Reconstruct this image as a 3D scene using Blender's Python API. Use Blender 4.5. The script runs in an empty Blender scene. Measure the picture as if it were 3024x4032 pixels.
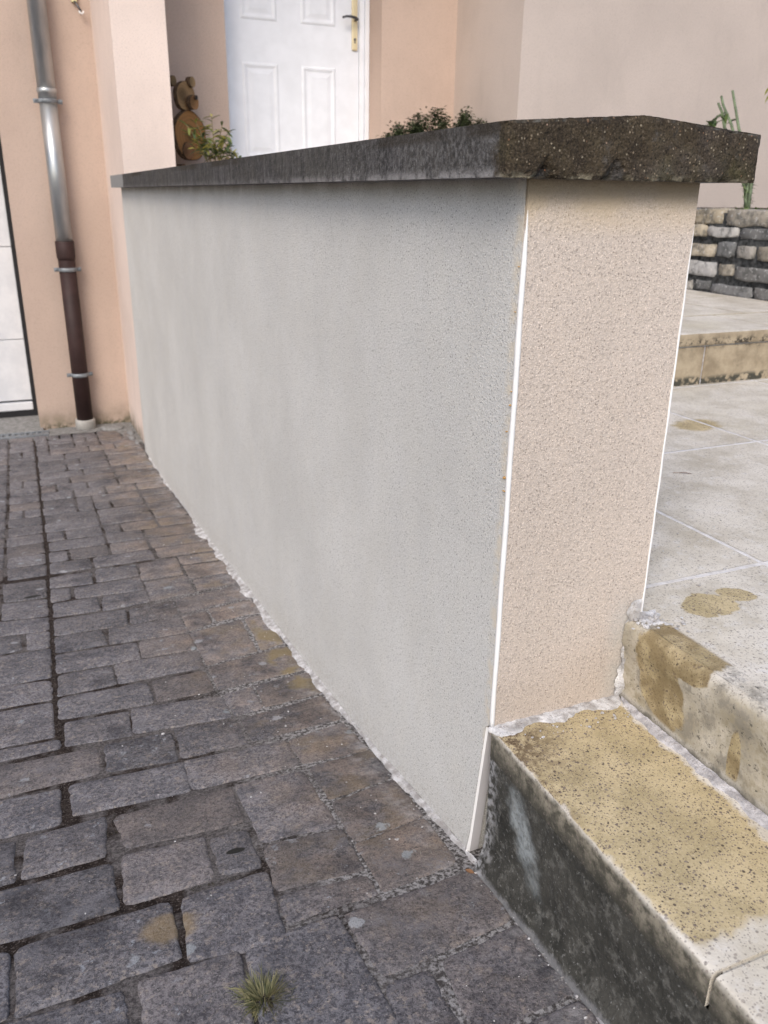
import bpy, bmesh, math, random
from mathutils import Vector, Matrix, noise as mnoise
R = math.radians
sc = bpy.context.scene
COL = sc.collection
rnd = random.Random(11)

# ------------------------------------------------------------------ camera
cam_d = bpy.data.cameras.new("camera")
cam = bpy.data.objects.new("camera", cam_d)
COL.objects.link(cam)
M = Matrix(((0.92064063, 0.12747049, -0.36901504),
            (-0.39021146, 0.33066112, -0.85930102),
            (0.01248341, 0.93510133, 0.35416051)))
cam.matrix_world = Matrix.Translation((-0.62618, -1.00015, 1.118)) @ M.to_4x4()
cam_d.sensor_fit = 'VERTICAL'
cam_d.sensor_height = 36.0
cam_d.lens = 29.375
cam_d.clip_start = 0.02
cam_d.clip_end = 400
cam_d.dof.use_dof = True
cam_d.dof.focus_distance = 1.45
cam_d.dof.aperture_fstop = 7.5
sc.camera = cam

# ------------------------------------------------------------------ light
SUN_EL, SUN_AZ = 41.0, 215.0          # azimuth measured clockwise from +Y
world = bpy.data.worlds.new("World"); sc.world = world; world.use_nodes = True
wn = world.node_tree
bg = wn.nodes['Background']
sky = wn.nodes.new('ShaderNodeTexSky'); sky.sky_type = 'NISHITA'; sky.sun_disc = False
sky.sun_elevation = R(SUN_EL); sky.sun_rotation = R(SUN_AZ); sky.dust_density = 2.0; sky.air_density = 1.0
wn.links.new(sky.outputs[0], bg.inputs[0]); bg.inputs[1].default_value = 0.15
sun_d = bpy.data.lights.new("sun", 'SUN'); sun_d.energy = 1.4; sun_d.angle = R(30); sun_d.color = (1.0, 0.90, 0.78)
sun = bpy.data.objects.new("sun", sun_d); COL.objects.link(sun)
sun.rotation_euler = (R(90 - SUN_EL), 0, R(180 - SUN_AZ))
sc.view_settings.view_transform = 'Standard'
sc.view_settings.look = 'None'
sc.view_settings.gamma = 1.0
sc.view_settings.exposure = 0.50

# ------------------------------------------------------------------ helpers
GY = [-30, -3, -.4, 0, .3, .6, 1.0, 1.5, 2.4, 3.45, 4.44, 5.385, 8]
GZ = [.30, .22, .058, .005, -.045, -.098, -.148, -.198, -.295, -.393, -.455, -.505, -.505]
def G(y):
    if y <= GY[0]: return GZ[0]
    for i in range(len(GY) - 1):
        if y <= GY[i + 1]:
            t = (y - GY[i]) / (GY[i + 1] - GY[i]); return GZ[i] * (1 - t) + GZ[i + 1] * t
    return GZ[-1]
Z1, Z2, Z3 = .296, .4526, .650        # first tread, terrace, upper platform
def thing(name, label, cat, loc=(0, 0, 0), group=None):
    o = bpy.data.objects.new(name, None); COL.objects.link(o); o.location = loc
    o.empty_display_size = .05
    o['label'] = label; o['category'] = cat
    if group: o['group'] = group
    return o
def wloc(o):
    v = Vector(o.location)
    while o.parent: o = o.parent; v += Vector(o.location)
    return v
class MB:
    """collects world-space geometry for one mesh object"""
    def __init__(s): s.v = []; s.f = []; s.m = []; s.sm = []; s.cols = None
    def add(s, vs, fs, mi=0, smooth=False):
        b = len(s.v); s.v += [tuple(p) for p in vs]
        for f in fs: s.f.append([i + b for i in f]); s.m.append(mi); s.sm.append(smooth)
    def quad(s, a, b, c, d, mi=0): s.add([a, b, c, d], [(0, 1, 2, 3)], mi)
    def build(s, name, mats, parent=None, attr=None):
        me = bpy.data.meshes.new(name)
        off = wloc(parent) if parent else Vector((0, 0, 0))
        me.from_pydata([(x - off.x, y - off.y, z - off.z) for x, y, z in s.v], [], s.f)
        if not isinstance(mats, (list, tuple)): mats = [mats]
        for m in mats: me.materials.append(m)
        me.polygons.foreach_set('material_index', s.m)
        me.polygons.foreach_set('use_smooth', s.sm)
        if s.cols:
            at = me.attributes.new('tone', 'FLOAT_COLOR', 'POINT')
            flat = []
            for c in s.cols: flat += list(c)
            at.data.foreach_set('color', flat)
        me.update()
        o = bpy.data.objects.new(name, me); COL.objects.link(o)
        if parent: o.parent = parent
        return o
def struct(o): o['kind'] = 'structure'; return o
def box(mb, x0, x1, y0, y1, z0, z1, b=0.0, mi=0):
    if b <= 0:
        vs = [(x, y, z) for z in (z0, z1) for y in (y0, y1) for x in (x0, x1)]
        mb.add(vs, [(0, 2, 3, 1), (4, 5, 7, 6), (0, 1, 5, 4), (2, 6, 7, 3), (0, 4, 6, 2), (1, 3, 7, 5)], mi)
        return
    bm = bmesh.new(); bmesh.ops.create_cube(bm, size=1)
    for v in bm.verts:
        v.co = Vector(((x0 + x1) / 2 + v.co.x * (x1 - x0), (y0 + y1) / 2 + v.co.y * (y1 - y0), (z0 + z1) / 2 + v.co.z * (z1 - z0)))
    bmesh.ops.bevel(bm, geom=bm.edges[:], offset=b, segments=2, affect='EDGES', profile=.6)
    addbm(mb, bm, mi)
def addbm(mb, bm, mi=0, smooth=False):
    bm.verts.ensure_lookup_table(); bm.verts.index_update()
    mb.add([v.co[:] for v in bm.verts], [[v.index for v in f.verts] for f in bm.faces], mi, smooth); bm.free()
def tube(mb, pts, rad, seg=12, mi=0, caps=True, smooth=True):
    pts = [Vector(p) for p in pts]; n = len(pts)
    rs = rad if isinstance(rad, (list, tuple)) else [rad] * n
    vs = []; fs = []; u = None
    for i, p in enumerate(pts):
        d = (pts[min(i + 1, n - 1)] - pts[max(i - 1, 0)]).normalized()
        if u is None:
            u = d.cross(Vector((0, 0, 1))) if abs(d.z) < .9 else d.cross(Vector((1, 0, 0)))
        u = (u - d * u.dot(d)).normalized(); w = d.cross(u)
        for k in range(seg):
            a = 2 * math.pi * k / seg
            vs.append(p + (u * math.cos(a) + w * math.sin(a)) * rs[i])
    for i in range(n - 1):
        for k in range(seg):
            a = i * seg + k; b = i * seg + (k + 1) % seg
            fs.append((a, b, b + seg, a + seg))
    if caps: fs.append(tuple(range(seg - 1, -1, -1))); fs.append(tuple((n - 1) * seg + k for k in range(seg)))
    mb.add(vs, fs, mi, smooth)
def nz(x, y, z, s): return mnoise.noise(Vector((x * s, y * s, z * s)))

# ------------------------------------------------------------------ materials
class NT:
    def __init__(s, name, rough=.85, spec=.3):
        s.m = bpy.data.materials.new(name); s.m.use_nodes = True
        s.t = s.m.node_tree; s.n = s.t.nodes; s.b = s.n['Principled BSDF']
        s.b.inputs['Roughness'].default_value = rough
        s.b.inputs['Specular IOR Level'].default_value = spec
        g = s.n.new('ShaderNodeNewGeometry'); s.P = g.outputs['Position']; s.N = g.outputs['Normal']
    def L(s, a, b): s.t.links.new(a, b)
    def sv(s, inp, v):
        if isinstance(v, bpy.types.NodeSocket): s.L(v, inp)
        elif isinstance(v, (tuple, list)) and len(v) == 3 and inp.type == 'RGBA': inp.default_value = (*v, 1)
        else: inp.default_value = v
    def scale(s, v, loc=(0, 0, 0), rot=(0, 0, 0)):
        n = s.n.new('ShaderNodeMapping'); s.L(s.P, n.inputs[0]); n.inputs['Scale'].default_value = v
        n.inputs['Location'].default_value = loc; n.inputs['Rotation'].default_value = rot; return n.outputs[0]
    def noise(s, sc_, det=3, rough=.55, vec=None, dist=0):
        n = s.n.new('ShaderNodeTexNoise'); s.L(vec or s.P, n.inputs['Vector'])
        n.inputs['Scale'].default_value = sc_; n.inputs['Detail'].default_value = det
        n.inputs['Roughness'].default_value = rough; n.inputs['Distortion'].default_value = dist; return n.outputs['Fac']
    def voro(s, sc_, vec=None, feat='F1', rnd_=1):
        n = s.n.new('ShaderNodeTexVoronoi'); s.L(vec or s.P, n.inputs['Vector']); n.feature = feat
        n.inputs['Scale'].default_value = sc_; n.inputs['Randomness'].default_value = rnd_; return n.outputs['Distance'], n.outputs.get('Color')
    def ramp(s, f, a, b, lo=0., hi=1.):
        n = s.n.new('ShaderNodeMapRange'); s.L(f, n.inputs[0]); n.interpolation_type = 'SMOOTHSTEP'
        n.inputs[1].default_value = a; n.inputs[2].default_value = b
        n.inputs[3].default_value = lo; n.inputs[4].default_value = hi; return n.outputs[0]
    def mix(s, f, a, b, typ='MIX'):
        n = s.n.new('ShaderNodeMix'); n.data_type = 'RGBA'; n.blend_type = typ
        s.sv(n.inputs[0], f); s.sv(n.inputs[6], a); s.sv(n.inputs[7], b); return n.outputs[2]
    def math(s, op, a, b=0.):
        n = s.n.new('ShaderNodeMath'); n.operation = op; s.sv(n.inputs[0], a); s.sv(n.inputs[1], b)
        return n.outputs[0]
    def xyz(s, vec=None):
        n = s.n.new('ShaderNodeSeparateXYZ'); s.L(vec or s.P, n.inputs[0]); return n.outputs
    def attr(s, name='tone'):
        n = s.n.new('ShaderNodeAttribute'); n.attribute_name = name; return n.outputs
    def bump(s, h, dist, strength=1.):
        n = s.n.new('ShaderNodeBump'); s.L(h, n.inputs['Height']); n.inputs['Distance'].default_value = dist
        n.inputs['Strength'].default_value = strength
        if s.b.inputs['Normal'].links: s.L(s.b.inputs['Normal'].links[0].from_socket, n.inputs['Normal'])
        s.L(n.outputs[0], s.b.inputs['Normal'])
    def col(s, c):
        s.sv(s.b.inputs['Base Color'], c); return s.m
    def ellipse(s, cx, cy, rx, ry, ax=('x', 'y'), wob=.0, soft=.06, ang=0):
        """0..1 mask: 1 inside a wobbly ellipse"""
        o = s.xyz(); i = {'x': 0, 'y': 1, 'z': 2}
        a = s.math('SUBTRACT', o[i[ax[0]]], cx); b = s.math('SUBTRACT', o[i[ax[1]]], cy)
        if ang:
            ca, sa = math.cos(ang), math.sin(ang)
            a2 = s.math('ADD', s.math('MULTIPLY', a, ca), s.math('MULTIPLY', b, sa))
            b = s.math('SUBTRACT', s.math('MULTIPLY', b, ca), s.math('MULTIPLY', a, sa)); a = a2
        a = s.math('DIVIDE', a, rx); b = s.math('DIVIDE', b, ry)
        d = s.math('SQRT', s.math('ADD', s.math('MULTIPLY', a, a), s.math('MULTIPLY', b, b)))
        if wob: d = s.math('ADD', d, s.math('MULTIPLY', s.math('SUBTRACT', s.noise(28, 4), .5), wob))
        return s.ramp(d, 1 - soft, 1 + soft, 1, 0)

def plain(name, c, rough=.6, spec=.4, metal=0, var=.08, vs=8, bump=0):
    t = NT(name, rough, spec); t.b.inputs['Metallic'].default_value = metal
    f = t.noise(vs, 4)
    d = tuple(max(0, x * (1 - var * 2)) for x in c); e = tuple(min(1, x * (1 + var * 2)) for x in c)
    if bump: t.bump(t.noise(300, 3), bump)
    return t.col(t.mix(t.ramp(f, .3, .7), d, e))

def render_mat(name, base, warm, grain=1.0, stain_shade=None):
    """sprayed stone-grain render: mottled base, pits, bright grains, real relief"""
    t = NT(name, .92, .2)
    o = t.xyz()
    big = t.noise(2.2, 4, .6); mid = t.noise(14, 4, .6, t.scale((1, 1, .45)))
    c = t.mix(t.ramp(big, .3, .7), tuple(x * .93 for x in base), tuple(min(1, x * 1.06) for x in base))
    c = t.mix(t.ramp(mid, .35, .7, 0, .35), c, warm)
    f1 = t.noise(290, 2, .75); f2 = t.noise(520, 2, .6)
    c = t.mix(t.ramp(f1, .54, .64, 0, .62 * grain), c, tuple(x * .42 for x in base))
    c = t.mix(t.ramp(f2, .56, .66, 0, .75 * grain), c, tuple(min(1, x * 1.75) for x in base))
    d, vc = t.voro(175); q = t.n.new('ShaderNodeSeparateColor'); t.L(vc, q.inputs[0])
    m = t.math('MULTIPLY', t.ramp(d, .17, .26, .85 * grain, 0), t.ramp(q.outputs[0], .58, .66))
    c = t.mix(m, c, t.mix(q.outputs[1], tuple(x * .18 for x in base), tuple(x * .45 for x in warm)))
    if stain_shade: c = stain_shade(t, c, o)
    t.bump(f1, .0026, .8); t.bump(t.noise(170, 3), .0018, .65 * grain)
    return t.col(c)

def side_stain_shade(t, c, o):
    # dirt and painted coping shade along the top, paler vertical washes
    v = t.noise(6, 4, .6, t.scale((1, 1.6, .12)))
    c = t.mix(t.ramp(v, .58, .78, 0, .12), c, (.72, .71, .69))
    cl = t.noise(3.3, 5, .62, t.scale((1, 1, .8), (4, 2, 1))); c = t.mix(t.ramp(cl, .42, .66, 0, .28), c, (.51, .50, .47))
    ft = t.math('ADD', o[2], t.math('MULTIPLY', o[1], .105)); sp_ = t.math('MULTIPLY', t.ramp(ft, .005, .07, 1, 0), t.ramp(t.noise(90, 4, .75), .45, .62, 0, .35))
    c = t.mix(sp_, c, (.40, .37, .32))
    yv = t.math('MULTIPLY', t.ramp(o[1], .012, .030, 1, 0), t.ramp(t.noise(34, 3, .6), .42, .6, .1, .8)); c = t.mix(yv, c, (.66, .60, .50))
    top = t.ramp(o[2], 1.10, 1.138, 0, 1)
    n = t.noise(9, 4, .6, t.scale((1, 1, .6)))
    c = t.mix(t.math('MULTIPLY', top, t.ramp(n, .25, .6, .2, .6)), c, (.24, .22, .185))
    return c
def end_stain_shade(t, c, o):
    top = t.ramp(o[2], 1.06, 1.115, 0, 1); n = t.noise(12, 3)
    c = t.mix(t.math('MULTIPLY', top, t.ramp(n, .3, .6, .3, .8)), c, (.55, .44, .30))  # warm bounced light painted as a beige band under the coping
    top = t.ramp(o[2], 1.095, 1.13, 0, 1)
    c = t.mix(t.math('MULTIPLY', top, .8), c, (.17, .14, .10))  # shadow of the coping painted as a dark band
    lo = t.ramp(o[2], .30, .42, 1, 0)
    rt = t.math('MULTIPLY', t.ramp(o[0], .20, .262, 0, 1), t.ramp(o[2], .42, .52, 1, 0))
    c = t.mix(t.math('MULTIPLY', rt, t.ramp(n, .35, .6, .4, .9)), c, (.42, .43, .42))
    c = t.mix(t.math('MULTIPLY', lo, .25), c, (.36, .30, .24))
    return c
M_side = render_mat('grey_render', (.615, .61, .59), (.64, .625, .58), 1.0, side_stain_shade)
M_end = render_mat('pinkish_render', (.52, .455, .405), (.54, .46, .395), .85, end_stain_shade)

def house_mat(name, base):
    t = NT(name, .9, .2); o = t.xyz()
    c = t.mix(t.ramp(t.noise(1.4, 4), .3, .7), tuple(x * .93 for x in base), tuple(min(1, x * 1.05) for x in base))
    c = t.mix(t.ramp(t.noise(110, 3, .7), .5, .68, 0, .30), c, tuple(x * .62 for x in base)); c = t.mix(t.ramp(t.noise(5, 5, .7, t.scale((1, 1, .35))), .5, .72, 0, .28), c, tuple(x * .78 for x in base))
    lo = t.ramp(o[2], -.50, -.30, 1, 0)
    c = t.mix(t.math('MULTIPLY', lo, t.ramp(t.noise(9, 4), .3, .65, .2, .9)), c, (.20, .17, .12))
    lo2 = t.ramp(o[2], -.52, -.44, 1, 0)
    c = t.mix(t.math('MULTIPLY', lo2, t.ramp(t.noise(30, 4), .45, .55)), c, (.05, .055, .03))
    t.bump(t.noise(130, 4, .7), .004, .9)
    return t.col(c)
M_peach = house_mat('peach_render', (.52, .405, .34))
M_porch = house_mat('porch_peach_render', (.55, .425, .355))  # warmer peach copy: light bounced inside the porch is put into the colour
M_peach2 = house_mat('peach_render_lit_side', (.78, .65, .58))  # paler peach copy: stronger light on the pilaster is put into the colour
M_pale = house_mat('pale_rose_render', (.53, .455, .41))
M_bead = plain('white_pvc', (.80, .80, .80), .4, .5, var=.03)
M_strip = plain('lilac_plastic', (.56, .55, .57), .5, .4, var=.04)

def coping_mat():
    t = NT('weathered_concrete_coping', .9, .25); o = t.xyz()
    streak = t.noise(30, 4, .65, t.scale((1, 1.2, .10))); sp = t.noise(190, 3, .7)
    side = t.mix(t.ramp(streak, .3, .7), (.040, .038, .038), (.092, .088, .088))
    side = t.mix(t.ramp(t.noise(5, 4), .35, .7, 0, .5), side, (.075, .07, .058))
    side = t.mix(t.ramp(t.noise(210, 3, .75, t.scale((1, 1, .45))), .56, .68, 0, .6), side, (.24, .235, .235)); side = t.mix(t.ramp(t.noise(45, 4, .75, t.scale((1, 1, .4))), .42, .55, .6, 0), side, (.026, .025, .026))
    side = t.mix(t.ramp(sp, .30, .42, .5, 0), side, (.02, .02, .02))
    # paler lower lip close to the free end, mortar-dusted
    lip = t.math('MULTIPLY', t.ramp(o[2], 1.141, 1.158, 1, 0), t.ramp(o[1], 0, 1.6, .85, .25))
    side = t.mix(t.math('MULTIPLY', lip, t.ramp(t.noise(45, 4), .35, .6)), side, (.32, .31, .31))
    near = t.ramp(o[1], .0, .9, .45, .1)
    side = t.mix(t.math('MULTIPLY', near, t.ramp(t.noise(110, 5, .75), .42, .62)), side, (.23, .225, .225))
    topband = t.math('MULTIPLY', t.ramp(o[2], 1.185, 1.195, 0, 1), t.ramp(t.noise(3.1, 3), .45, .6))
    side = t.mix(t.math('MULTIPLY', topband, .8), side, (.035, .028, .02))
    far = t.ramp(t.math('ADD', o[1], t.math('MULTIPLY', t.noise(20, 3), .05)), 3.83, 3.86, 0, 1)
    side = t.mix(far, side, (.27, .27, .27))
    # mossy exposed-aggregate end
    a = t.mix(t.ramp(t.noise(18, 5, .7), .35, .65), (.026, .019, .013), (.055, .042, .026))
    a = t.mix(t.ramp(t.noise(9, 3), .5, .7, 0, .7), a, (.062, .060, .030))
    a = t.mix(t.ramp(t.noise(6, 3, .6, t.scale((1, 1, 1), (3, 3, 3))), .5, .7, 0, .5), a, (.085, .072, .065))
    f = t.noise(330, 3, .7); a = t.mix(t.ramp(f, .36, .47, .8, 0), a, (.008, .007, .006)); a = t.mix(t.ramp(f, .56, .66, 0, .55), a, (.16, .13, .10))
    d, vc = t.voro(230)
    n = t.n.new('ShaderNodeSeparateColor'); t.L(vc, n.inputs[0])
    m = t.math('MULTIPLY', t.ramp(d, .26, .36, 1, 0), t.ramp(n.outputs[0], .82, .88))
    a = t.mix(t.math('MULTIPLY', m, .6), a, t.mix(n.outputs[1], (.22, .12, .07), (.40, .36, .27)))
    d2, vc2 = t.voro(120, t.scale((1, 1, 1), (.2, .1, .7))); n2 = t.n.new('ShaderNodeSeparateColor'); t.L(vc2, n2.inputs[0])
    m2 = t.math('MULTIPLY', t.ramp(d2, .10, .17, .8, 0), t.ramp(n2.outputs[0], .93, .95))
    a = t.mix(m2, a, t.mix(n2.outputs[1], (.55, .53, .46), (.36, .15, .08)))
    lip2 = t.math('MULTIPLY', t.ramp(o[2], 1.141, 1.150, 1, 0), t.ramp(t.noise(60, 3), .45, .62, 0, .8))
    a = t.mix(lip2, a, (.30, .27, .20))
    edge = t.math('ADD', o[1], t.math('MULTIPLY', t.math('SUBTRACT', t.noise(28, 5, .7), .5), .14))
    c = t.mix(t.ramp(edge, -.030, .012), a, side)
    topc = t.mix(t.ramp(t.noise(12, 4), .3, .7), (.05, .05, .045), (.13, .125, .11))
    c = t.mix(t.ramp(t.xyz(t.N)[2], .5, .8), c, topc)
    t.bump(sp, .003, .8); t.bump(t.noise(60, 4), .002, .5)
    t.bump(t.ramp(d, .2, .45, 1, 0), .0015, .5)
    return t.col(c)
M_cope = coping_mat()

def speckle(t, c, dens=1.0, dark=(.06, .05, .05)):
    for s_, r_, k in ((110, .20, .55), (210, .26, .60), (330, .30, .60), (70, .12, .72)):
        d, vc = t.voro(s_, t.scale((1, 1, 1), rot=(.3, .2, .4 * k)))
        n = t.n.new('ShaderNodeSeparateColor'); t.L(vc, n.inputs[0])
        m = t.math('MULTIPLY', t.ramp(d, r_, r_ + .08, 1, 0), t.ramp(n.outputs[0], k, k + .08, 0, dens))
        c = t.mix(m, c, t.mix(n.outputs[1], dark, (.22, .18, .16)))
    return c
def slab_mat():
    """washed concrete step slabs; bare wet-looking ochre where the white laitance has been rinsed off"""
    t = NT('washed_slab', .75, .35); o = t.xyz()
    pale = t.mix(t.ramp(t.noise(7, 5, .65), .3, .7), (.49, .45, .375), (.70, .665, .60))
    pale = t.mix(t.ramp(t.noise(40, 4, .7), .52, .7, 0, .5), pale, (.71, .70, .69))
    pale = t.mix(t.ramp(t.noise(2.3, 3), .5, .75, 0, .5), pale, (.57, .53, .41))
    pale = speckle(t, pale, .5)
    och = t.mix(t.ramp(t.noise(16, 4, .6), .3, .7), (.40, .33, .19), (.56, .465, .285))
    och = t.mix(t.ramp(t.noise(290, 3, .75), .54, .66, 0, .6), och, (.15, .11, .07)); och = t.mix(t.ramp(t.noise(340, 3, .7), .57, .67, 0, .5), och, (.66, .58, .42))
    och = speckle(t, och, .9, (.05, .035, .03))
    tr = t.ramp(o[2], .33, .34, 1, 0)                        # on the first step
    up = t.ramp(t.xyz(t.N)[2], .6, .8)
    # first tread: ochre except along its edges, its foot and beyond the slab joint
    w = t.math('MULTIPLY', t.math('SUBTRACT', t.noise(22, 5, .6), .5), .05)
    x = t.math('ADD', o[0], w); y = t.math('ADD', o[1], w)
    far = t.ramp(y, -.36, -.06, .225, .250)
    inx = t.math('MULTIPLY', t.ramp(t.math('SUBTRACT', x, t.ramp(o[1], -.5, -.2, .004, -.004)), -.002, .010), t.ramp(t.math('SUBTRACT', x, t.ramp(o[1], -.46, -.14, .222, .240)), -.006, .004, 1, 0))
    iny = t.ramp(y, -.480, -.460)
    m = t.math('MULTIPLY', t.math('MULTIPLY', tr, up), t.math('MULTIPLY', inx, iny))
    dirt = t.math('MAXIMUM', t.math('MULTIPLY', t.ramp(t.math('ADD', o[1], t.math('MULTIPLY', w, 2)), -.20, -.04), t.ramp(x, .0, .15, 1, 0)), t.math('MULTIPLY', t.ramp(x, .0, .022, 1, 0), t.ramp(o[1], -.26, -.20)))
    och1 = t.mix(t.math('MULTIPLY', dirt, t.ramp(t.noise(70, 4, .75), .40, .60, .15, .95)), och, (.085, .052, .028))
    c = t.mix(m, pale, och1)
    # riser-side lip of the first slab: dull grey beige
    lip = t.math('MULTIPLY', tr, t.ramp(t.xyz(t.N)[0], -.85, -.6, 1, 0))
    lipc = t.mix(t.ramp(t.noise(35, 5, .7), .38, .62), (.07, .066, .05), (.26, .235, .185))
    lz = t.math('ADD', o[2], t.math('MULTIPLY', t.math('SUBTRACT', t.noise(30, 5, .75, t.scale((1, 1, .5))), .5), .06))
    lipc = t.mix(t.ramp(lz, .236, .285, 1, 0), lipc, (.045, .044, .035))
    lipc = t.mix(t.math('MULTIPLY', t.ramp(o[2], .284, .294), t.ramp(t.noise(30, 3), .35, .55, .2, .9)), lipc, (.52, .49, .43))
    c = t.mix(lip, c, speckle(t, lipc, .5))
    # rinsed patches on the terrace and second riser
    for a in ((.418, -.014, .054, .043, ('x', 'y'), .9, .07, .1), (.498, -.002, .036, .026, ('x', 'y'), .9, .08, -.5),
              (1.29, .975, .085, .060, ('x', 'y'), .9, .25, .3)):
        mk = t.ellipse(*a[:4], ax=a[4], wob=a[5], soft=a[6], ang=a[7])
        c = t.mix(t.math('MULTIPLY', mk, t.ramp(o[2], .44, .45)), c, och)
    z2m = t.math('MULTIPLY', t.ramp(o[2], .31, .32), t.ramp(o[0], .30, .31, 1, 0))
    zv = t.math('MULTIPLY', z2m, t.ramp(t.math('ADD', o[2], t.math('MULTIPLY', t.noise(25, 4), .02)), .448, .468, 1, 0))
    c = t.mix(t.math('MULTIPLY', zv, t.ramp(t.noise(11, 4, .6), .3, .6, .5, .95)), c, t.mix(t.ramp(t.noise(40, 4, .7), .35, .65), (.32, .28, .20), (.54, .49, .40)))
    mk = t.ellipse(-.098, .385, .052, .085, ax=('y', 'z'), wob=.6, soft=.06, ang=-.45)
    ochd = t.mix(t.ramp(t.noise(24, 4), .35, .6, .2, .8), och, (.19, .14, .07))
    grime = t.math('MULTIPLY', z2m, t.ramp(t.noise(20, 5, .75), .46, .62, 0, .7)); c = t.mix(grime, c, (.17, .155, .125)); c = t.mix(t.math('MULTIPLY', z2m, t.ramp(t.noise(90, 4, .8), .58, .66, 0, .8)), c, (.05, .048, .042))
    c = t.mix(t.math('MULTIPLY', mk, z2m), c, ochd)
    mk = t.ellipse(-.145, .44, .060, .022, ax=('y', 'z'), wob=.7, soft=.08)
    c = t.mix(t.math('MULTIPLY', mk, z2m), c, ochd)
    mk = t.ellipse(-.265, .345, .0125, .052, ax=('y', 'z'), wob=.25, soft=.08)
    c = t.mix(t.math('MULTIPLY', mk, z2m), c, ochd)
    # risers: duller, with grime at foot and black lichen dots
    ver = t.ramp(t.xyz(t.N)[2], .3, .6, 1, 0)
    ris = t.mix(t.ramp(t.noise(14, 5, .65), .3, .7), (.24, .19, .125), (.40, .33, .23))
    gr = t.math('MULTIPLY', ver, t.ramp(o[2], .44, .46, .35, 1))
    c = t.mix(t.math('MULTIPLY', gr, t.ramp(o[0], .5, .6, 0, .95)), c, ris)
    lich = t.math('MULTIPLY', t.ramp(t.noise(30, 5, .75), .52, .60), t.ramp(o[0], .5, .6))
    band = t.ramp(t.math('ABSOLUTE', t.math('SUBTRACT', o[2], .610)), .0, .035, 1, 0)
    c = t.mix(t.math('MULTIPLY', t.math('MULTIPLY', lich, ver), t.ramp(band, 0, 1, .12, 1)), c, (.05, .042, .032))
    f3 = t.math('MULTIPLY', t.math('MULTIPLY', ver, t.ramp(o[0], .5, .6)), t.ramp(t.math('ADD', o[2], t.math('MULTIPLY', t.noise(14, 4), -.03)), .455, .475, 1, 0)); c = t.mix(t.math('MULTIPLY', f3, t.ramp(t.noise(40, 4), .4, .55)), c, (.06, .058, .045))
    foot = t.math('MULTIPLY', ver, t.ramp(t.math('ADD', o[2], t.math('MULTIPLY', w, .4)), .298, .315, .8, 0))
    c = t.mix(t.math('MULTIPLY', foot, t.ramp(o[0], .1, .2)), c, (.09, .085, .075))
    t.bump(t.noise(220, 3), .0012, .6); t.bump(t.noise(35, 4), .003, .5)
    return t.col(c)
M_slab = slab_mat()

def riser_mat():
    t = NT('grimy_cement_riser', .9, .3); o = t.xyz()
    c = t.mix(t.ramp(t.noise(9, 5, .7), .3, .68), (.024, .024, .021), (.066, .064, .056))
    c = t.mix(t.ramp(t.noise(42, 4, .75), .48, .66, 0, .8), c, (.135, .132, .120))
    c = t.mix(t.ramp(t.noise(120, 3, .7), .56, .68, 0, .7), c, (.03, .03, .026))
    c = t.mix(t.ramp(t.noise(150, 3, .7), .60, .70, 0, .6), c, (.28, .28, .27))
    up = t.math('MULTIPLY', t.ramp(t.math('ADD', o[2], t.math('MULTIPLY', t.noise(14, 3), .04)), .255, .30), t.ramp(o[1], -1.0, -.2, .8, .6))
    c = t.mix(up, c, t.mix(t.ramp(t.noise(60, 4, .7), .4, .6), (.10, .09, .06), (.24, .22, .17)))
    m = t.ellipse(-.115, .165, .024, .062, ax=('y', 'z'), wob=2.6, soft=.8, ang=-.55)
    c = t.mix(t.math('MULTIPLY', m, t.ramp(t.noise(90, 4, .7), .3, .6, .35, .9)), c, (.33, .36, .37))
    foot = t.ramp(t.math('SUBTRACT', t.math('ADD', o[2], t.math('MULTIPLY', o[1], .13)), t.math('MULTIPLY', t.noise(40, 4, .7), .026)), -.004, .008, .6, 0)
    c = t.mix(foot, c, (.28, .28, .29))
    end = t.ramp(t.math('ADD', o[1], t.math('MULTIPLY', t.noise(40, 4), .03)), -.03, .01, 0, .75)
    c = t.mix(t.math('MULTIPLY', end, t.ramp(t.noise(80, 4), .4, .6)), c, (.42, .42, .43))
    t.bump(t.noise(150, 4, .7), .003, .9); t.bump(t.noise(30, 4), .005, .5)
    return t.col(c)
M_riser = riser_mat()

def mortar_mat(name, a, b, grit=.5):
    t = NT(name, .95, .15)
    c = t.mix(t.ramp(t.noise(40, 4, .7), .35, .65), a, b)
    c = t.mix(t.ramp(t.noise(160, 3, .7), .57, .67, 0, grit), c, (.22, .19, .18))
    t.bump(t.noise(130, 4, .8), .004, 1)
    return t.col(c)
M_mort = mortar_mat('white_mortar', (.36, .345, .335), (.70, .70, .71), .8)
M_mortg = mortar_mat('grey_mortar', (.34, .33, .34), (.62, .61, .63), .6)
M_grout = mortar_mat('pale_grout', (.72, .70, .68), (.86, .85, .85), .1)
M_conc = mortar_mat('floor_concrete', (.19, .19, .185), (.31, .31, .305), .3)

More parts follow.
